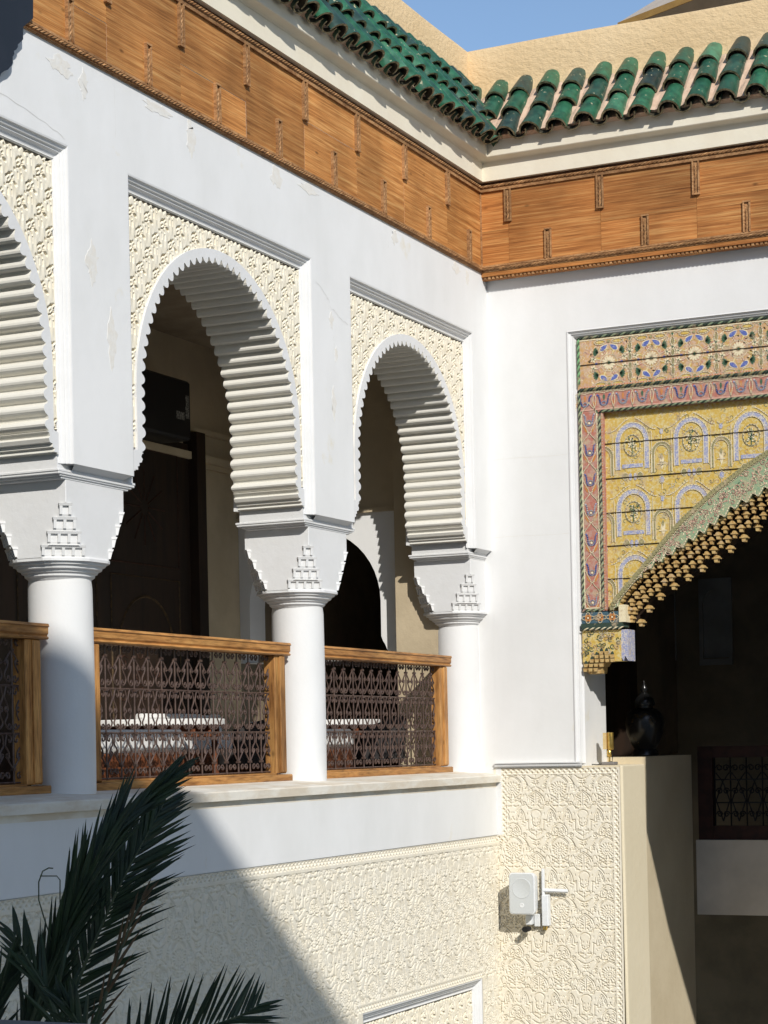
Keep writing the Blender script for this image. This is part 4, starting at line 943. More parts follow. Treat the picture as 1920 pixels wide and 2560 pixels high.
# ------------------------------------------------------------------ railings
def curl(cy, cz, r, a0, tn): return spiral(cy, cz, r, r*.35, a0, tn, 12)
def railing(label, y0, yin, y1, g0, n):
    t = thing('balcony_railing', label, 'railing', (-.12, (y0+y1)/2, -.228), 'wood framed iron railings of the arcade')
    xf, xb = -.265, -.355
    mb = MB(); mb.rnd = random.random()
    prof = [(xf+.012, .598), (xf+.02, .606), (xf+.006, .618), (xf+.016, .63), (xf+.016, .662), (xf+.024, .668), (xf+.018, .682), (xb-.014, .682), (xb-.02, .668), (xb-.01, .655), (xb-.01, .605), (xb-.004, .598)]
    prof = [(x, z*1.022) for x, z in prof]
    mb.loft([[(x, y, z) for x, z in prof] for y in np.linspace(y0, y1, 8)], True, True); mb.build('handrail', RAILW, t)
    for a, b in ((y0, yin), (y1-.19, y1-.048)):
        mb = MB(); mb.rnd = random.random(); mb.bbox(xb, a, -.178, xf-.004, b, .610, .006); mb.bbox(xb+.01, a+.055, -.17, xf+.008, b-.016, .605, .004); mb.build('post', RAILV, t)
    mb = MB(); mb.rnd = random.random(); mb.bbox(xb, y0, -.232, xf+.012, y1+.01, -.184, .006); mb.box(xb+.005, yin, -.183, xf-.006, y1-.19, -.172); mb.build('bottom_rail', RAILW, t)
    p = .1535; g1 = g0+n*p; xg = -.318
    mb = MB(); R_ = .0052; h = p/2
    lim = y1-.06
    def tb(pts, r=R_, dx=0):
        q = [(xg+dx, min(a, lim), b*1.022) for a, b in pts]
        if q[0][1] < lim or q[-1][1] < lim: mb.tube(q, r, 5)
    for z in (.604, .35, .098, -.160): tb([(g0, z), (g1, z)], .0058)
    for k in range(n+1):
        y = g0+k*p; tb([(y, -.165), (y, .6)], .0058, .001)
        for z in (.548, .35, .098, -.092): mb.box(xg-.011, y-.011, z-.007, xg+.012, y+.011, z+.007)
    for k in range(n):
        c = g0+(k+.5)*p
        for s in (1, -1):
            S = lambda pts: [(c+s*a, b) for a, b in pts]
            # tier 1
            tb(S(curl(.026, .573, .021, 0, 1.1))); tb(S([(h, .545), (h-.004, .535), (.018, .478), (.010, .470)])); tb(S([(.01, .470), (.022, .462), (.034, .47), (.034, .492)]))
            tb(S(bez((.045, .482), (.05, .44), (.008, .43), (.012, .40), 8)+bez((.012, .40), (.02, .372), (.06, .355), (.06, .385), 8)[1:]+bez((.06, .385), (.056, .408), (.034, .402), (.04, .384), 6)[1:]))
            # tier 2
            tb(S(bez((.006, .35), (.03, .352), (.066, .345), (.062, .316), 8)+bez((.062, .316), (.054, .296), (.034, .304), (.04, .322), 6)[1:]))
            tb(S(bez((.024, .345), (.016, .33), (.012, .31), (.006, .296), 6)+bez((.006, .296), (.012, .265), (.042, .25), (.038, .222), 8)[1:]+bez((.038, .222), (.03, .205), (.008, .212), (.012, .23), 6)[1:]+bez((.012, .23), (.02, .245), (.03, .235), (.024, .226), 5)[1:]))
            tb(S(bez((.03, .21), (.045, .19), (.01, .17), (.01, .155), 8)+bez((.01, .155), (.016, .13), (.06, .105), (.062, .132), 8)[1:]+bez((.062, .132), (.058, .155), (.034, .15), (.04, .132), 6)[1:]))
            # tier 3
            tb(S(bez((.006, .098), (.03, .1), (.066, .093), (.062, .064), 8)+bez((.062, .064), (.054, .044), (.034, .052), (.04, .07), 6)[1:]))
            tb(S(bez((.02, .094), (.01, .06), (.006, .045), (.01, .03), 6)+bez((.01, .03), (.03, .01), (.045, .0), (.042, -.03), 8)[1:]))
            tb(S([(.034, -.036), (.034, -.018), (.024, -.008), (.012, -.012), (.014, -.022), (h-.004, -.088), (h, -.095)]))
            tb(S(curl(.026, -.124, .021, pi, -1.1)))
    mb.build('iron_grille', IRON, t, True)
    return t
railing('oak framed iron railing cut by the left picture edge, in shade', -8.1, -7.98, -5.826, -8.07, 14)
railing('oak framed iron railing behind the palm frond, between the two nearest columns', -5.46, -5.30, -3.02, -5.326, 14)
railing('oak framed iron railing nearest the courtyard corner, fully sunlit', -2.66, -2.58, -.295, -2.552, 14)

# ------------------------------------------------------------------ gallery behind the arcade
mb = MB(); mb.box(-4.2, -12, -.62, -.02, 6, -.5); struct(mb.build('gallery_floor', FLOORM))
mb = MB(); mb.box(-4.2, -12, 3.35, XB-.002, 6, 3.5); struct(mb.build('gallery_ceiling', CEILM))
gb = thing('gallery_wall', 'tan plaster back wall of the shaded gallery behind the arches', 'wall', (-2.4, -4, 1))
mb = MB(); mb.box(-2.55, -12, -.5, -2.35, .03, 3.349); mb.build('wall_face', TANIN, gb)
mb = MB(); mb.box(-2.3498, -12, 2.32, -2.31, .02, 2.36); mb.box(-2.3498, -12, 2.36, -2.27, .02, 2.42); mb.box(-2.3498, -12, 2.60, -2.30, .02, 2.64); mb.build('cornice_strip', TANIN, gb)
ga = thing('inner_arch', 'white cross arch deep in the gallery with a dark doorway beyond', 'arch', (-1.6, .3, .8))
xa0, xa1, acx, ar, asz, aya, ayb = -2.349, -.877, -1.634, .62, 1.195, .03, .30
mb = MB(); N = 24
cur = [(acx+ar*cos(t), asz+ar*sin(t)) for t in np.linspace(0, pi, N)]
cur = [(acx+ar+.085, .72), (acx+ar+.07, .76), (acx+ar+.05, .79), (acx+ar+.035, .83), (acx+ar+.015, .86), (acx+ar, .90)]+cur+[(acx-ar, .90), (acx-ar-.05, .8), (acx-ar-.08, .72)]
outl = []
for x, z in cur:
    outl.append((xa1 if x > acx else xa0, z) if z < asz+.02 else (min(xa1, max(xa0, acx+(x-acx)*3)), min(1.93, asz+(z-asz)*3)))
mb.loft([[(x, aya, z) for x, z in outl], [(x, aya, z) for x, z in cur], [(x, ayb, z) for x, z in cur], [(x, ayb, z) for x, z in outl]], True)
mb.build('arch_face', WHITE, ga)
mb = MB(); mb.box(xa0, aya-.03, 1.93, -.79, ayb, 1.965); mb.box(xa0, aya-.006, 1.966, -.79, ayb, 3.349); mb.build('wall_above', TANIN, ga)
mb = MB(); mb.box(-.789, -.16, -.5, -.4005, .24, 3.349); mb.box(-.876, .034, -.5, -.79, ayb, 1.929); s = mb.build('gallery_pilaster', TANIN, None); tag(s, 'tan gallery pilaster behind the corner column, half in sun', 'pilaster')
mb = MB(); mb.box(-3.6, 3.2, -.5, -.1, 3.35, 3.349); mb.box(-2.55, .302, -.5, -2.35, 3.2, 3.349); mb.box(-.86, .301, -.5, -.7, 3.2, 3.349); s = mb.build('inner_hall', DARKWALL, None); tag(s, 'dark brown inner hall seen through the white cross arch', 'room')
d2 = thing('hall_door', 'dark wooden doorway inside the hall beyond the cross arch', 'door', (-1.9, 3.18, .3))
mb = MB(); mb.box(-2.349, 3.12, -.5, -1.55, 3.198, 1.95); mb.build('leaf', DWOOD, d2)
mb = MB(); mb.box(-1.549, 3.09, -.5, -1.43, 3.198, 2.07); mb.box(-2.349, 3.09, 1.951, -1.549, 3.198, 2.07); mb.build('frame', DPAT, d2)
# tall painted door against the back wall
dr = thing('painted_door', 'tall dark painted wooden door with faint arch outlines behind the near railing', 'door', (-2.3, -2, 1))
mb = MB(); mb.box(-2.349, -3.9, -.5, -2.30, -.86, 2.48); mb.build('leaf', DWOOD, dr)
mb = MB(); mb.box(-2.349, -.858, -.5, -2.22, -.72, 2.58); mb.build('frame', DWOOD, dr)
mb = MB()
def dline(pts, r=.008, mi=0): mb.tube([(-2.298, y, z) for y, z in pts], r, 4, mi)
for yc2 in (-1.55, -2.75):
    dline([(yc2-.5, -.3), (yc2-.5, 1.35), (yc2+.5, 1.35), (yc2+.5, -.3)], .009, 0); dline([(yc2-.4, -.3)]+[(yc2+.4*cos(t), .78+.42*sin(t)) for t in np.linspace(pi, 0, 20)]+[(yc2+.4, -.3)], .012, 0)
    dline([(yc2-.5, 1.45), (yc2-.5, 2.36), (yc2+.5, 2.36), (yc2+.5, 1.45), (yc2-.5, 1.45)], .008, 1)
    for k in range(12): a = k*pi/6; dline([(yc2+.06*cos(a), 1.9+.06*sin(a)), (yc2+.3*cos(a), 1.9+.3*sin(a))], .008, 1)
    for k in range(30): y, z = yc2+rg.uniform(-.36, .36), rg.uniform(-.2, .75); dline(spiral(y, z, .06, .02, rg.uniform(0, 6), 1, 8), .006, 1)
mb.build('painted_lines', [DGOLD, DPAT], dr)
sp = thing('loudspeaker', 'black box loudspeaker with small white label high on the gallery wall', 'loudspeaker', (-2.2, -1.6, 2.6))
mb = MB(); mb.bbox(-2.33, -2.02, 2.43, -2.02, -1.27, 2.90, .02); mb.build('cabinet', BLACK, sp)
mb = MB(); mb.box(-2.02, -1.50, 2.58, -2.017, -1.38, 2.64); mb.box(-2.02, -1.36, 2.60, -2.017, -1.31, 2.78); mb.build('sticker', mat('grey_sticker', (.30, .29, .26), .8, (.05, .05, .05), 60), sp)
# seating and tables
def table(cx, cy, zt2, r, label):
    t = thing('round_table', label, 'table', (cx, cy, -.5), 'round gallery tables')
    mb = MB(); mb.lathe([(r, zt2-.05), (r+.012, zt2-.045), (r+.012, zt2-.008), (r, zt2)], (cx, cy, 0), 40); mb.build('table_top', FABW, t)
    mb = MB()
    for k in range(18): a = k*2*pi/18; mb.rnd = random.random(); mb.tube([(cx+(r-.05)*cos(a), cy+(r-.05)*sin(a), zt2-.12), (cx+(r-.05)*cos(a), cy+(r-.05)*sin(a), zt2-.024)], .022, 6)
    mb.lathe([(r-.06, zt2-.13), (r-.03, zt2-.128), (r-.03, zt2-.105), (r-.06, zt2-.10)], (cx, cy, 0), 32); mb.lathe([(r-.09, zt2-.10), (r-.09, zt2-.023)], (cx, cy, 0), 32); mb.build('carved_apron', CARVW, t)
    for k in range(4):
        a = pi/4+k*pi/2; mb = MB(); mb.tube([(cx+(r-.07)*cos(a), cy+(r-.07)*sin(a), -.5), (cx+(r-.05)*cos(a), cy+(r-.05)*sin(a), -.2), (cx+(r-.06)*cos(a), cy+(r-.06)*sin(a), zt2-.12)], [.022, .03, .024], 8); mb.build('leg', CARVW, t, True)
    return t
t1 = table(-1.75, -2.42, .215, .55, 'round white topped table with carved red apron behind the nearest full railing')
dup(t1, (.1, 2.45, .0), 'round white topped table with carved red apron behind the corner railing')
def bench(x0, y0, x1, y1, zs2, label):
    t = thing('white_bench', label, 'bench', ((x0+x1)/2, (y0+y1)/2, -.5), 'white cushioned gallery benches')
    mb = MB(); mb.bbox(x0, y0, -.40, x1, y1, zs2-.15, .01)
    mb.build('base', CARVW, t)
    mb = MB(); mb.bbox(x0-.01, y0-.01, zs2-.149, x1+.01, y1+.01, zs2, .03); mb.build('cushion', FABW, t, True)
    for sx in (x0+.04, x1-.04):
        for sy in (y0+.05, y1-.05): mb = MB(); mb.box(sx-.025, sy-.025, -.5, sx+.025, sy+.025, -.401); mb.build('foot', CARVW, t)
    return t
b1 = bench(-1.25, -4.5, -.85, -3.42, .13, 'white cushioned bench close behind the railing with the palm frond')
dup(b1, (0, 2.55, 0), 'white cushioned bench partly hidden by the sunlit free column')
dup(b1, (0, -2.75, -.02), 'white cushioned bench in shade behind the left edge railing')
def armchair(cx, cy, rot, label):
    t = thing('armchair', label, 'armchair', (cx, cy, -.5))
    mb = MB(); pr2 = [(.0, .30), (.20, .34)]
    rings = []
    for q in range(15):
        a = rot+radians(-115+230*q/14); hgt = .26-.12*abs(q-7)/7*abs(q-7)/7
        ci, si = cos(a), sin(a)
        rings.append([(cx+.26*ci, cy+.26*si, -.12), (cx+.34*ci, cy+.34*si, -.12), (cx+.36*ci, cy+.36*si, hgt-.03), (cx+.33*ci, cy+.33*si, hgt), (cx+.29*ci, cy+.29*si, hgt-.02)])
    mb.loft(rings, True, True); mb.build('backrest', DFAB, t, True)
    mb = MB(); mb.lathe([(.27, -.14), (.29, -.12), (.29, -.05), (.26, -.02)], (cx, cy, 0), 28); mb.build('seat', DFAB, t, True)
    for k in range(4): a = rot+pi/4+k*pi/2; mb = MB(); mb.tube([(cx+.24*cos(a), cy+.24*sin(a), -.5), (cx+.2*cos(a), cy+.2*sin(a), -.13)], .018, 6); mb.build('leg', CARVW, t)
    return t
b4 = bench(-2.25, -1.75, -1.9, -.55, .12, 'white cushioned bench against the back wall left of the dark armchair')
mb = MB(); mb.bbox(-2.33, -1.75, -.02, -2.2, -.55, .28, .03); mb.build('back_cushion', FABW, b4, True)
armchair(-1.15, -1.9, .6, 'dark round backed armchair behind the right half of the palm railing')
armchair(-1.05, -.05, .6, 'dark round backed armchair behind the corner railing in shadow')

# ------------------------------------------------------------------ room behind the painted arch
rm = thing('alcove_wall', 'dark tan plaster walls of the deep alcove behind the painted arch', 'wall', (1.5, 2, 0))
mb = MB()
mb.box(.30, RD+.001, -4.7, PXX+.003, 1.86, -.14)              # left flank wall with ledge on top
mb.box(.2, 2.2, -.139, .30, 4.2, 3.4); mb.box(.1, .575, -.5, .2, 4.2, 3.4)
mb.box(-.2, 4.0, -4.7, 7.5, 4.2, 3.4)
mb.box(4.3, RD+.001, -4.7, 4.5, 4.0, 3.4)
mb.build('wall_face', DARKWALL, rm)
ob = rm.children[-1]; ob.data.materials.append(mat('shade_darkened_flank', (.62, .53, .37), .95, (.55, .46, .31), 2.0, vlo=.35, vhi=.7, bump=.004, bscale=14))  # pier plaster darkened in colour to deepen the shade on the flank
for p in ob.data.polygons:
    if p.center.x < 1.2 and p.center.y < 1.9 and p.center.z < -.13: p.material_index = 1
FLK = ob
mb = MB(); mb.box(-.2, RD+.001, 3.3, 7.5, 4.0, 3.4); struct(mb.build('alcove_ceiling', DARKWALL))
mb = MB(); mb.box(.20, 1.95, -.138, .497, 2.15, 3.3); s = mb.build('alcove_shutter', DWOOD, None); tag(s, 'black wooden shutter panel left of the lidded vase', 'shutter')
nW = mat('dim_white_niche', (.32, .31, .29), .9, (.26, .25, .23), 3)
def nichep(x0, x1, z0, z1, label, arched):
    t = thing('wall_niche', label, 'niche', ((x0+x1)/2, 3.97, z0))
    cxn = (x0+x1)/2; rn = (x1-x0)/2-.035; zz = z1-.11-rn*1.2
    I = [(cxn-rn, z0+.07)]+[(cxn-rn*cos(q), zz+rn*1.2*sin(q)) for q in np.linspace(0, pi, 16)]+[(cxn+rn, z0+.07)] if arched else [(cxn-rn, z0+.07), (cxn-rn, z1-.05), (cxn+rn, z1-.05), (cxn+rn, z0+.07)]
    O = [(x0, z0)]+([(max(x0, min(x1, cxn+(x-cxn)*3)), min(z1, z+1.0) if z > zz else z) for x, z in I[1:-1]] if arched else [(x0, z1), (x1, z1)])+[(x1, z0)]
    mb = MB(); mb.loft([[(x, 3.985, z) for x, z in O], [(x, 3.96, z) for x, z in O], [(x, 3.96, z) for x, z in I], [(x, 3.998, z) for x, z in I]], False); mb.box(x0, 3.955, z0, x1, 3.985, z0+.06); mb.build('frame', nW, t)
    mb = MB(); mb.add([(x, 3.9975, z) for x, z in I], [tuple(range(len(I)))]); mb.build('recess', nW, t)
nichep(-.12, .31, .77, 2.0, 'dim pale square wall niche behind the lidded vase', False)
nichep(.547, .873, .71, 1.55, 'dim pale arched wall niche right of the lidded vase', True)
va = thing('lidded_vase', 'dark glazed lidded urn on the shadowed alcove ledge', 'vase', (.865, 1.2, -.14))
VM = mat('dark_glaze', (.010, .010, .010), .25, (.05, .032, .012), 9, vlo=.62, vhi=.68, spec=.5)
mb = MB(); mb.lathe([(.10, -.139), (.115, -.13), (.105, -.10), (.09, -.08), (.12, -.03), (.155, .06), (.165, .14), (.15, .21), (.11, .25), (.075, .265), (.075, .285)], (.865, 1.2, 0), 28); mb.build('body', VM, va, True)
mb = MB(); mb.lathe([(.085, .286), (.09, .30), (.075, .345), (.04, .38), (.02, .395), (.03, .415), (.03, .435), (.012, .465), (.002, .495)], (.865, 1.2, 0), 24); mb.build('lid', VM, va, True)
# parapet balcony of the alcove with its railing
bl = thing('alcove_balcony', 'pale plaster balcony front at the right picture edge inside the alcove', 'balcony', (2.6, 2.1, -1.2))
mb = MB(); mb.box(1.082, 1.9, -1.527, 4.3, 2.05, -.881); mb.box(1.083, 2.051, -1.5, 4.3, 3.95, -1.3); mb.build('front', mat('warm_grey_plaster', (.70, .61, .50), .9, (.62, .54, .44), 2.5, bump=.003, bscale=14), bl)
br = thing('alcove_railing', 'dark wood framed iron railing in shadow on the alcove balcony', 'railing', (1.6, 1.98, -.88))
mb = MB(); RW2 = [RAILV]; mb.box(1.10, 1.93, -.879, 1.23, 2.02, -.07); mb.box(1.232, 1.93, -.879, 3.2, 2.02, -.76); mb.box(1.232, 1.93, -.17, 3.2, 2.02, -.07); mb.build('frame', mat('dark_red_wood', (.05, .018, .012), .6, (.03, .012, .008), 12), br)
mb = MB()
for k in range(15):
    x = 1.24+k*.14; mb.tube([(x, 1.97, -.76), (x, 1.97, -.17)], .007, 5)
    for s in (1, -1):
        for zc in (-.26, -.46, -.66): mb.tube([(x+.07+s*a, 1.97, zc+b) for a, b in spiral(.03, .0, .03, .01, 0, 1.2, 10)], .006, 4)
        mb.tube([(x+.07+s*.06, 1.97, -.30), (x+.07, 1.97, -.38), (x+.07+s*.06, 1.97, -.54), (x+.07, 1.97, -.72)], .006, 4)
for z in (-.36, -.56): mb.tube([(1.24, 1.97, z), (3.2, 1.97, z)], .007, 5)
mb.build('iron_grille', BLACK, br)

# ------------------------------------------------------------------ small devices on the carved pier
ls = thing('wall_speaker', 'white rounded wall speaker with pale grille on the carved pier', 'loudspeaker', (.28, -.1, -1.2))
def rrect(cx, cz, w2, h2, bul, n=8):
    o = []
    for (sx, sz, a0) in ((1, 1, 0), (-1, 1, 90), (-1, -1, 180), (1, -1, 270)):
        for i in range(n+1):
            a = radians(a0+90*i/n); r = .022; x = sx*(w2-r)+r*cos(a); z = sz*(h2-r)+r*sin(a)
            o.append((cx+x, cz+z+bul*sz*(1-(x/w2)**2)))
    return o
ow_ = rrect(.277, -1.197, .108, .158, .016); iw = rrect(.277, -1.197, .100, .150, .016)
mb = MB(); fr = -.20
mb.loft([[(.277+(x-.277)*.72, -.055, -1.197+(z+1.197)*.85) for x, z in ow_], [(x, fr+.03, z) for x, z in ow_], [(x, fr, z) for x, z in ow_], [(x, fr-.004, z) for x, z in iw], [(x, fr+.002, z) for x, z in iw]], True, True); mb.build('cabinet', WPLAS, ls, True)
mb = MB(); mb.add([(x, fr-.0055, z) for x, z in iw], [tuple(range(len(iw)))]); g = rrect(.277, -1.197, .100, .150, .016); mb.build('grille', GPLAS, ls)
for nm, r, z in (('woofer', .082, -1.155), ('tweeter', .02, -1.29)):
    mb = MB(); mb.loft([[(.277+rr*cos(a), fr-.0056-dy, z+rr*sin(a)) for a in np.linspace(0, 2*pi, 33)[:-1]] for rr, dy in ((r, 0), (r-.004, .0022), (r-.008, .001))], True, True); mb.build(nm, GPLAS if nm == 'woofer' else WPLAS, ls, True)
mb = MB(); mb.box(.25, -.06, -1.30, .31, -.002, -1.12); mb.build('bracket', WPLAS, ls)
cm = thing('security_camera', 'small black lensed camera under the wall speaker on its white box', 'camera', (.27, -.08, -1.48))
mb = MB(); mb.bbox(.262, -.10, -1.455, .312, -.002, -1.375, .006); mb.build('housing', WPLAS, cm)
mb = MB(); mb.bbox(.318, -.05, -1.47, .365, -.002, -1.37, .004); mb.build('junction_box', WPLAS, cm)
mb = MB(); mb.loft([[(.272+rr*cos(a)*1.25, y, -1.487+rr*sin(a)) for a in np.linspace(0, 2*pi, 21)[:-1]] for rr, y in ((.022, -.06), (.024, -.125), (.021, -.132), (.012, -.129))], True, True); mb.build('lens_barrel', BLACK, cm, True)
an = thing('wifi_antenna', 'slim white antenna unit with sideways arm right of the wall speaker', 'antenna', (.40, -.03, -1.25))
mb = MB(); mb.bbox(.384, -.045, -1.22, .404, -.012, -1.01, .004); mb.build('mast', WPLAS, an)
mb = MB(); mb.bbox(.392, -.075, -1.463, .447, -.012, -1.215, .006); mb.box(.394, -.0765, -1.345, .445, -.0755, -1.342); mb.build('body', WPLAS, an)
mb = MB(); mb.loft([[(x, y, z) for y, z in ((-.05, -1.185+h2), (-.04, -1.165+h2), (-.03, -1.185+h2), (-.04, -1.195+h2))] for x, h2 in ((.40, 0), (.42, 0), (.60, -.005), (.605, -.005))], True, True); mb.build('arm', WPLAS, an)
mb = MB(); mb.tube([(.41, -.04, -1.463), (.405, -.04, -1.495)], .018, 8); mb.build('connector', BRASS, an)

bs_ = thing('brass_lamp', 'small brass spotlight standing on the top of the carved pier', 'lamp', (.87, .25, -.2))
L0 = (.872, .25)
mb = MB(); mb.bbox(L0[0]-.055, L0[1]-.05, -.199, L0[0]+.055, L0[1]+.05, -.172, .006); mb.build('base', STONE, bs_)
mb = MB(); mb.tube([(L0[0], L0[1], -.173), (L0[0], L0[1], -.12)], .008, 8); mb.lathe([(.012, -.135), (.02, -.12), (.02, -.085), (.012, -.075)], (L0[0], L0[1], 0), 12); mb.build('stem', BRASS, bs_, True)
mb = MB(); mb.lathe([(.020, -.075), (.026, -.065), (.026, .06), (.02, .063)], (L0[0]+.012, L0[1], 0), 20); mb.lathe([(.0275, .035), (.0275, .042)], (L0[0]+.012, L0[1], 0), 20); mb.build('barrel', BRASS, bs_, True)
mb = MB(); mb.box(L0[0]-.042, L0[1]-.028, -.072, L0[0]-.016, L0[1]+.02, .06); mb.build('bracket', BRASS2, bs_)
mb = MB(); mb.tube([(L0[0]+.02, L0[1], -.08), (L0[0]+.03, L0[1]-.01, -.13), (L0[0]+.03, L0[1]-.02, -.17), (L0[0]-.08, L0[1]-.05, -.193), (L0[0]-.16, L0[1]-.04, -.188), (L0[0]-.19, L0[1]+.02, -.17)], .004, 6); mb.build('cable', BLACK, bs_)

# ------------------------------------------------------------------ dark stepped bracket at the top left
xq = .035
def LX(px, py, x):
    d = R2*((px-960)/F)+U2*(-(py-CY)/F)+_f; t = (x-CAM.x)/d.x; return CAM+d*t
prof = [LX(px, py, xq).yz[:] for px, py in ((83, -30), (83, 46), (58, 67), (58, 98), (53, 104), (45, 111), (45, 117), (41, 124), (35, 127), (36, 135), (32, 142), (32, 156), (29, 164), (20, 174), (10, 178), (2, 184), (0, 192), (-10, 200), (-40, 210))]
prof += [(prof[-1][0]-.5, prof[-1][1]-.05), (prof[-1][0]-.5, prof[0][1])]
mb = MB(); mb.prism(prof, PX, .003, xq)
s = mb.build('stepped_bracket', NAVY, None); tag(s, 'dark navy stepped corbel in the top left corner against the wood frieze', 'corbel')

# ------------------------------------------------------------------ palm
def DP(px, py, dep): return CAM+(R2*((px-960)/F)+U2*(-(py-CY)/F)+_f)*dep
palm = thing('palm_tree', 'dark green palm with long feathery fronds in the lower left corner', 'palm tree', (1.3, -8.3, -4.7))
def frond(pts, dep, nl, Lf, angL, angR, name='frond', m=LEAFM, droop=.1, both=True, wid=.016, rs=1, stem=.010, lsel=None, spread=.35):
    r = random.Random(rs); P = [DP(x, y, dep+dd) for (x, y, dd) in pts]
    seg = [0]
    for a, b in zip(P[:-1], P[1:]): seg.append(seg[-1]+(b-a).length)
    def at(s):
        s = max(0, min(s, seg[-1])); i = 0
        while i < len(seg)-2 and seg[i+1] < s: i += 1
        q = (s-seg[i])/(seg[i+1]-seg[i]); return P[i].lerp(P[i+1], q), (P[i+1]-P[i]).normalized()
    leaf = MB(); st = MB()
    sm = [at(seg[-1]*i/18)[0] for i in range(19)]
    st.tube(sm, [stem*(1-.75*i/18) for i in range(19)], 6)
    for i in range(nl):
        u = (i+.5)/nl; p, t = at(seg[-1]*u)
        sides = (1, -1) if both is True else both
        for sd in sides:
            vn = (CAM-p).normalized(); side = vn.cross(t).normalized()*sd      # +1 = left of growth direction
            ang = radians((angL if sd > 0 else angR)+r.uniform(-7, 7))*(1-.45*u)
            L = Lf*(sin(pi*min(1, .22+.70*u))**.7)*r.uniform(.86, 1.08)
            d = (t*cos(ang)+side*sin(ang)+vn*r.uniform(-spread, spread)).normalized()
            wv = d.cross(vn).normalized(); wv = (wv*cos(r.uniform(-.9, .9))+vn*sin(r.uniform(-.9, .9))).normalized()
            w0 = wid*r.uniform(.8, 1.15); rows = []
            for q in (0, .12, .4, .75, 1):
                c = p+d*L*q+Vector((0, 0, -droop*L*q*q)); ww = w0*(.35, .9, 1, .6, .02)[(0, .12, .4, .75, 1).index(q)]
                f = d.cross(wv)*ww*.45
                rows.append([c-wv*ww+f, c, c+wv*ww+f])
            leaf.loft(rows, False)
    fo = st.build(name, STEMM, palm, True)
    leaf.build('leaflets', m, fo)
    return fo
frond([(60, 2640, 0), (110, 2480, 0), (200, 2235, .0), (285, 2075, .1), (375, 1990, .15), (428, 1936, .2)], 8.0, 58, .42, 14, 12, rs=1, wid=.011, spread=.25)
frond([(40, 2680, .1), (95, 2500, .1), (190, 2260, .1), (270, 2100, .2), (350, 2010, .3)], 7.8, 40, .40, 17, 6, rs=12, wid=.010, spread=.2)
frond([(150, 2570, .5), (220, 2391, .5), (257, 2308, .5), (293, 2226, .5), (334, 2148, .55), (371, 2079, .6), (412, 2003, .7)], 8.0, 54, .36, 30, 46, rs=2, wid=.0105, droop=.02, spread=.15)
frond([(300, 2640, .3), (420, 2598, .3), (545, 2560, .3), (600, 2540, .35), (645, 2515, .4)], 8.0, 30, .31, 66, 26, rs=3, wid=.009, droop=.02, spread=.2)
frond([(150, 2680, -.1), (160, 2600, -.1), (130, 2500, -.1), (70, 2400, -.05), (30, 2330, 0)], 7.8, 14, .30, 20, 35, rs=4, wid=.012)
frond([(-60, 2700, 0), (-40, 2600, 0), (0, 2480, 0), (30, 2400, 0)], 7.8, 16, .30, 12, 18, rs=5, wid=.012)
frond([(215, 2640, .0), (250, 2540, 0), (285, 2420, .05), (330, 2300, .1), (362, 2230, .15)], 7.7, 7, .24, 10, 14, m=LEAFB, rs=6, wid=.007, name='dry_frond')
frond([(225, 2660, -.2), (215, 2600, -.2), (180, 2530, -.2), (150, 2490, -.2)], 7.6, 10, .22, 20, 30, rs=8, wid=.012)
mb = MB(); mb.tube([DP(135, 2370, 7.9), DP(112, 2300, 7.9), DP(97, 2250, 7.9), DP(97, 2205, 7.9), DP(107, 2178, 7.9), DP(122, 2170, 7.9), DP(133, 2171, 7.9)], .003, 5); mb.tube([DP(100, 2190, 7.9), DP(142, 2190, 7.9), DP(150, 2200, 7.9), DP(150, 2260, 7.9)], .0025, 5); mb.build('dry_tendril', STEMM, palm)
mb = MB(); b0 = DP(120, 2700, 8.0); mb.lathe([(.17, -4.6-b0.z), (.15, -3.0-b0.z), (.14, -2-b0.z), (.16, -.15), (.10, .05)], tuple(b0), 20); mb.build('trunk', TRUNKM, palm, True)
lg = LX
p1, p2 = DP(0, 2549, 3.6), DP(300, 2563, 3.6)
mb = MB(); dirv = (p2-p1).normalized(); a = p1-dirv*1.2; b = p2+dirv*.05; bk = Vector((-_f.x, -_f.y, 0))*.25; dn = Vector((0, 0, -.5))
mb.loft([[a, b, b+bk, a+bk], [a+dn, b+dn, b+dn+bk, a+dn+bk]], True, True); s = mb.build('near_ledge', STONE, None); tag(s, 'grey stone ledge just showing along the bottom left edge below the palm', 'ledge')

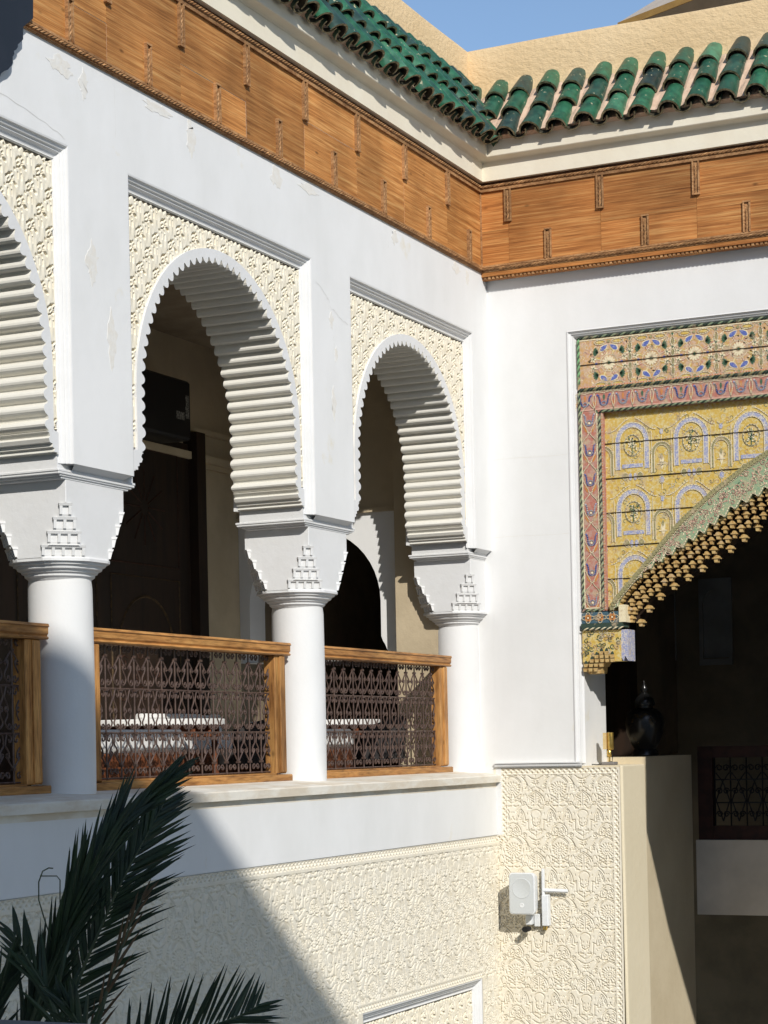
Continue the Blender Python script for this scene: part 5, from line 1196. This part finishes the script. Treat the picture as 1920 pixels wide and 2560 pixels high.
# ------------------------------------------------------------------ courtyard ground, and added light blockers outside the frame
mb = MB(); mb.add([(-60, -60, -4.7), (60, -60, -4.7), (60, 60, -4.7), (-60, 60, -4.7)], [(0, 1, 2, 3)]); struct(mb.build('ground', GROUND))
op = thing('added_shadow_wing', 'tall white wing added unseen behind the viewer to shade the left wall', 'added building', (9, -18.5, -4.7))
ZO = -.242+.8273*13.25  # height of the added unseen wing, set by the shadow on the left wall
mb = MB(); mb.box(-1, -19.5, -4.7, 30, -18.03, ZO-.35); mb.build('wall', WHITE, op)
mb = MB(); mb.box(-1.1, -19.6, ZO-.35, 30.1, -18.0, ZO); mb.build('coping', PARA, op)
for k in range(6):
    for z in (-2.2, 1.4): mb = MB(); mb.box(1+k*4, -18.02, z, 2.4+k*4, -17.99, z+2); mb.build('window', DWOOD, op)
sl = thing('added_sun_blocker', 'added unseen dark brown cloth stretched over the right side of the courtyard', 'added blocker', (10, -5, 4))  # unseen light blocker, added to shade the alcove
sv = Vector((1, -1.1, .91))*2.2
poly = [(1.574, 0, -.272), (2.072, 0, -.665), (2.693, 0, -.946), (4.6, 0, -1.7), (9.5, 0, -2.8), (9.5, 0, 6.5), (3.4, 0, 6.5), (2.9, 0, 1.75), (2.35, 0, 1.55), (1.9, 0, 1.28), (1.6, 0, 1.0)]  # outline shaped to give the shadow edge on the alcove flank
mb = MB(); q1 = [Vector(p)+sv for p in poly]; q2 = [p+Vector((0, .02, .012)) for p in q1]; n = len(q1)
mb.add(q1+q2, [tuple(range(n)), tuple(range(n, 2*n))[::-1]]+[(i, (i+1) % n, n+(i+1) % n, n+i) for i in range(n)]); mb.build('sheet', BLOCKM, sl)
mb = MB(); e = q1[4]; mb.tube([(e.x, e.y, -4.7), (e.x, e.y, e.z)], .05, 8); e = q1[3]; mb.tube([(e.x+.2, e.y, -4.7), (e.x+.2, e.y, e.z+1)], .05, 8); mb.build('pole', DWOOD, sl)
for o in bpy.data.objects:
    if '_w' in o: del o['_w']
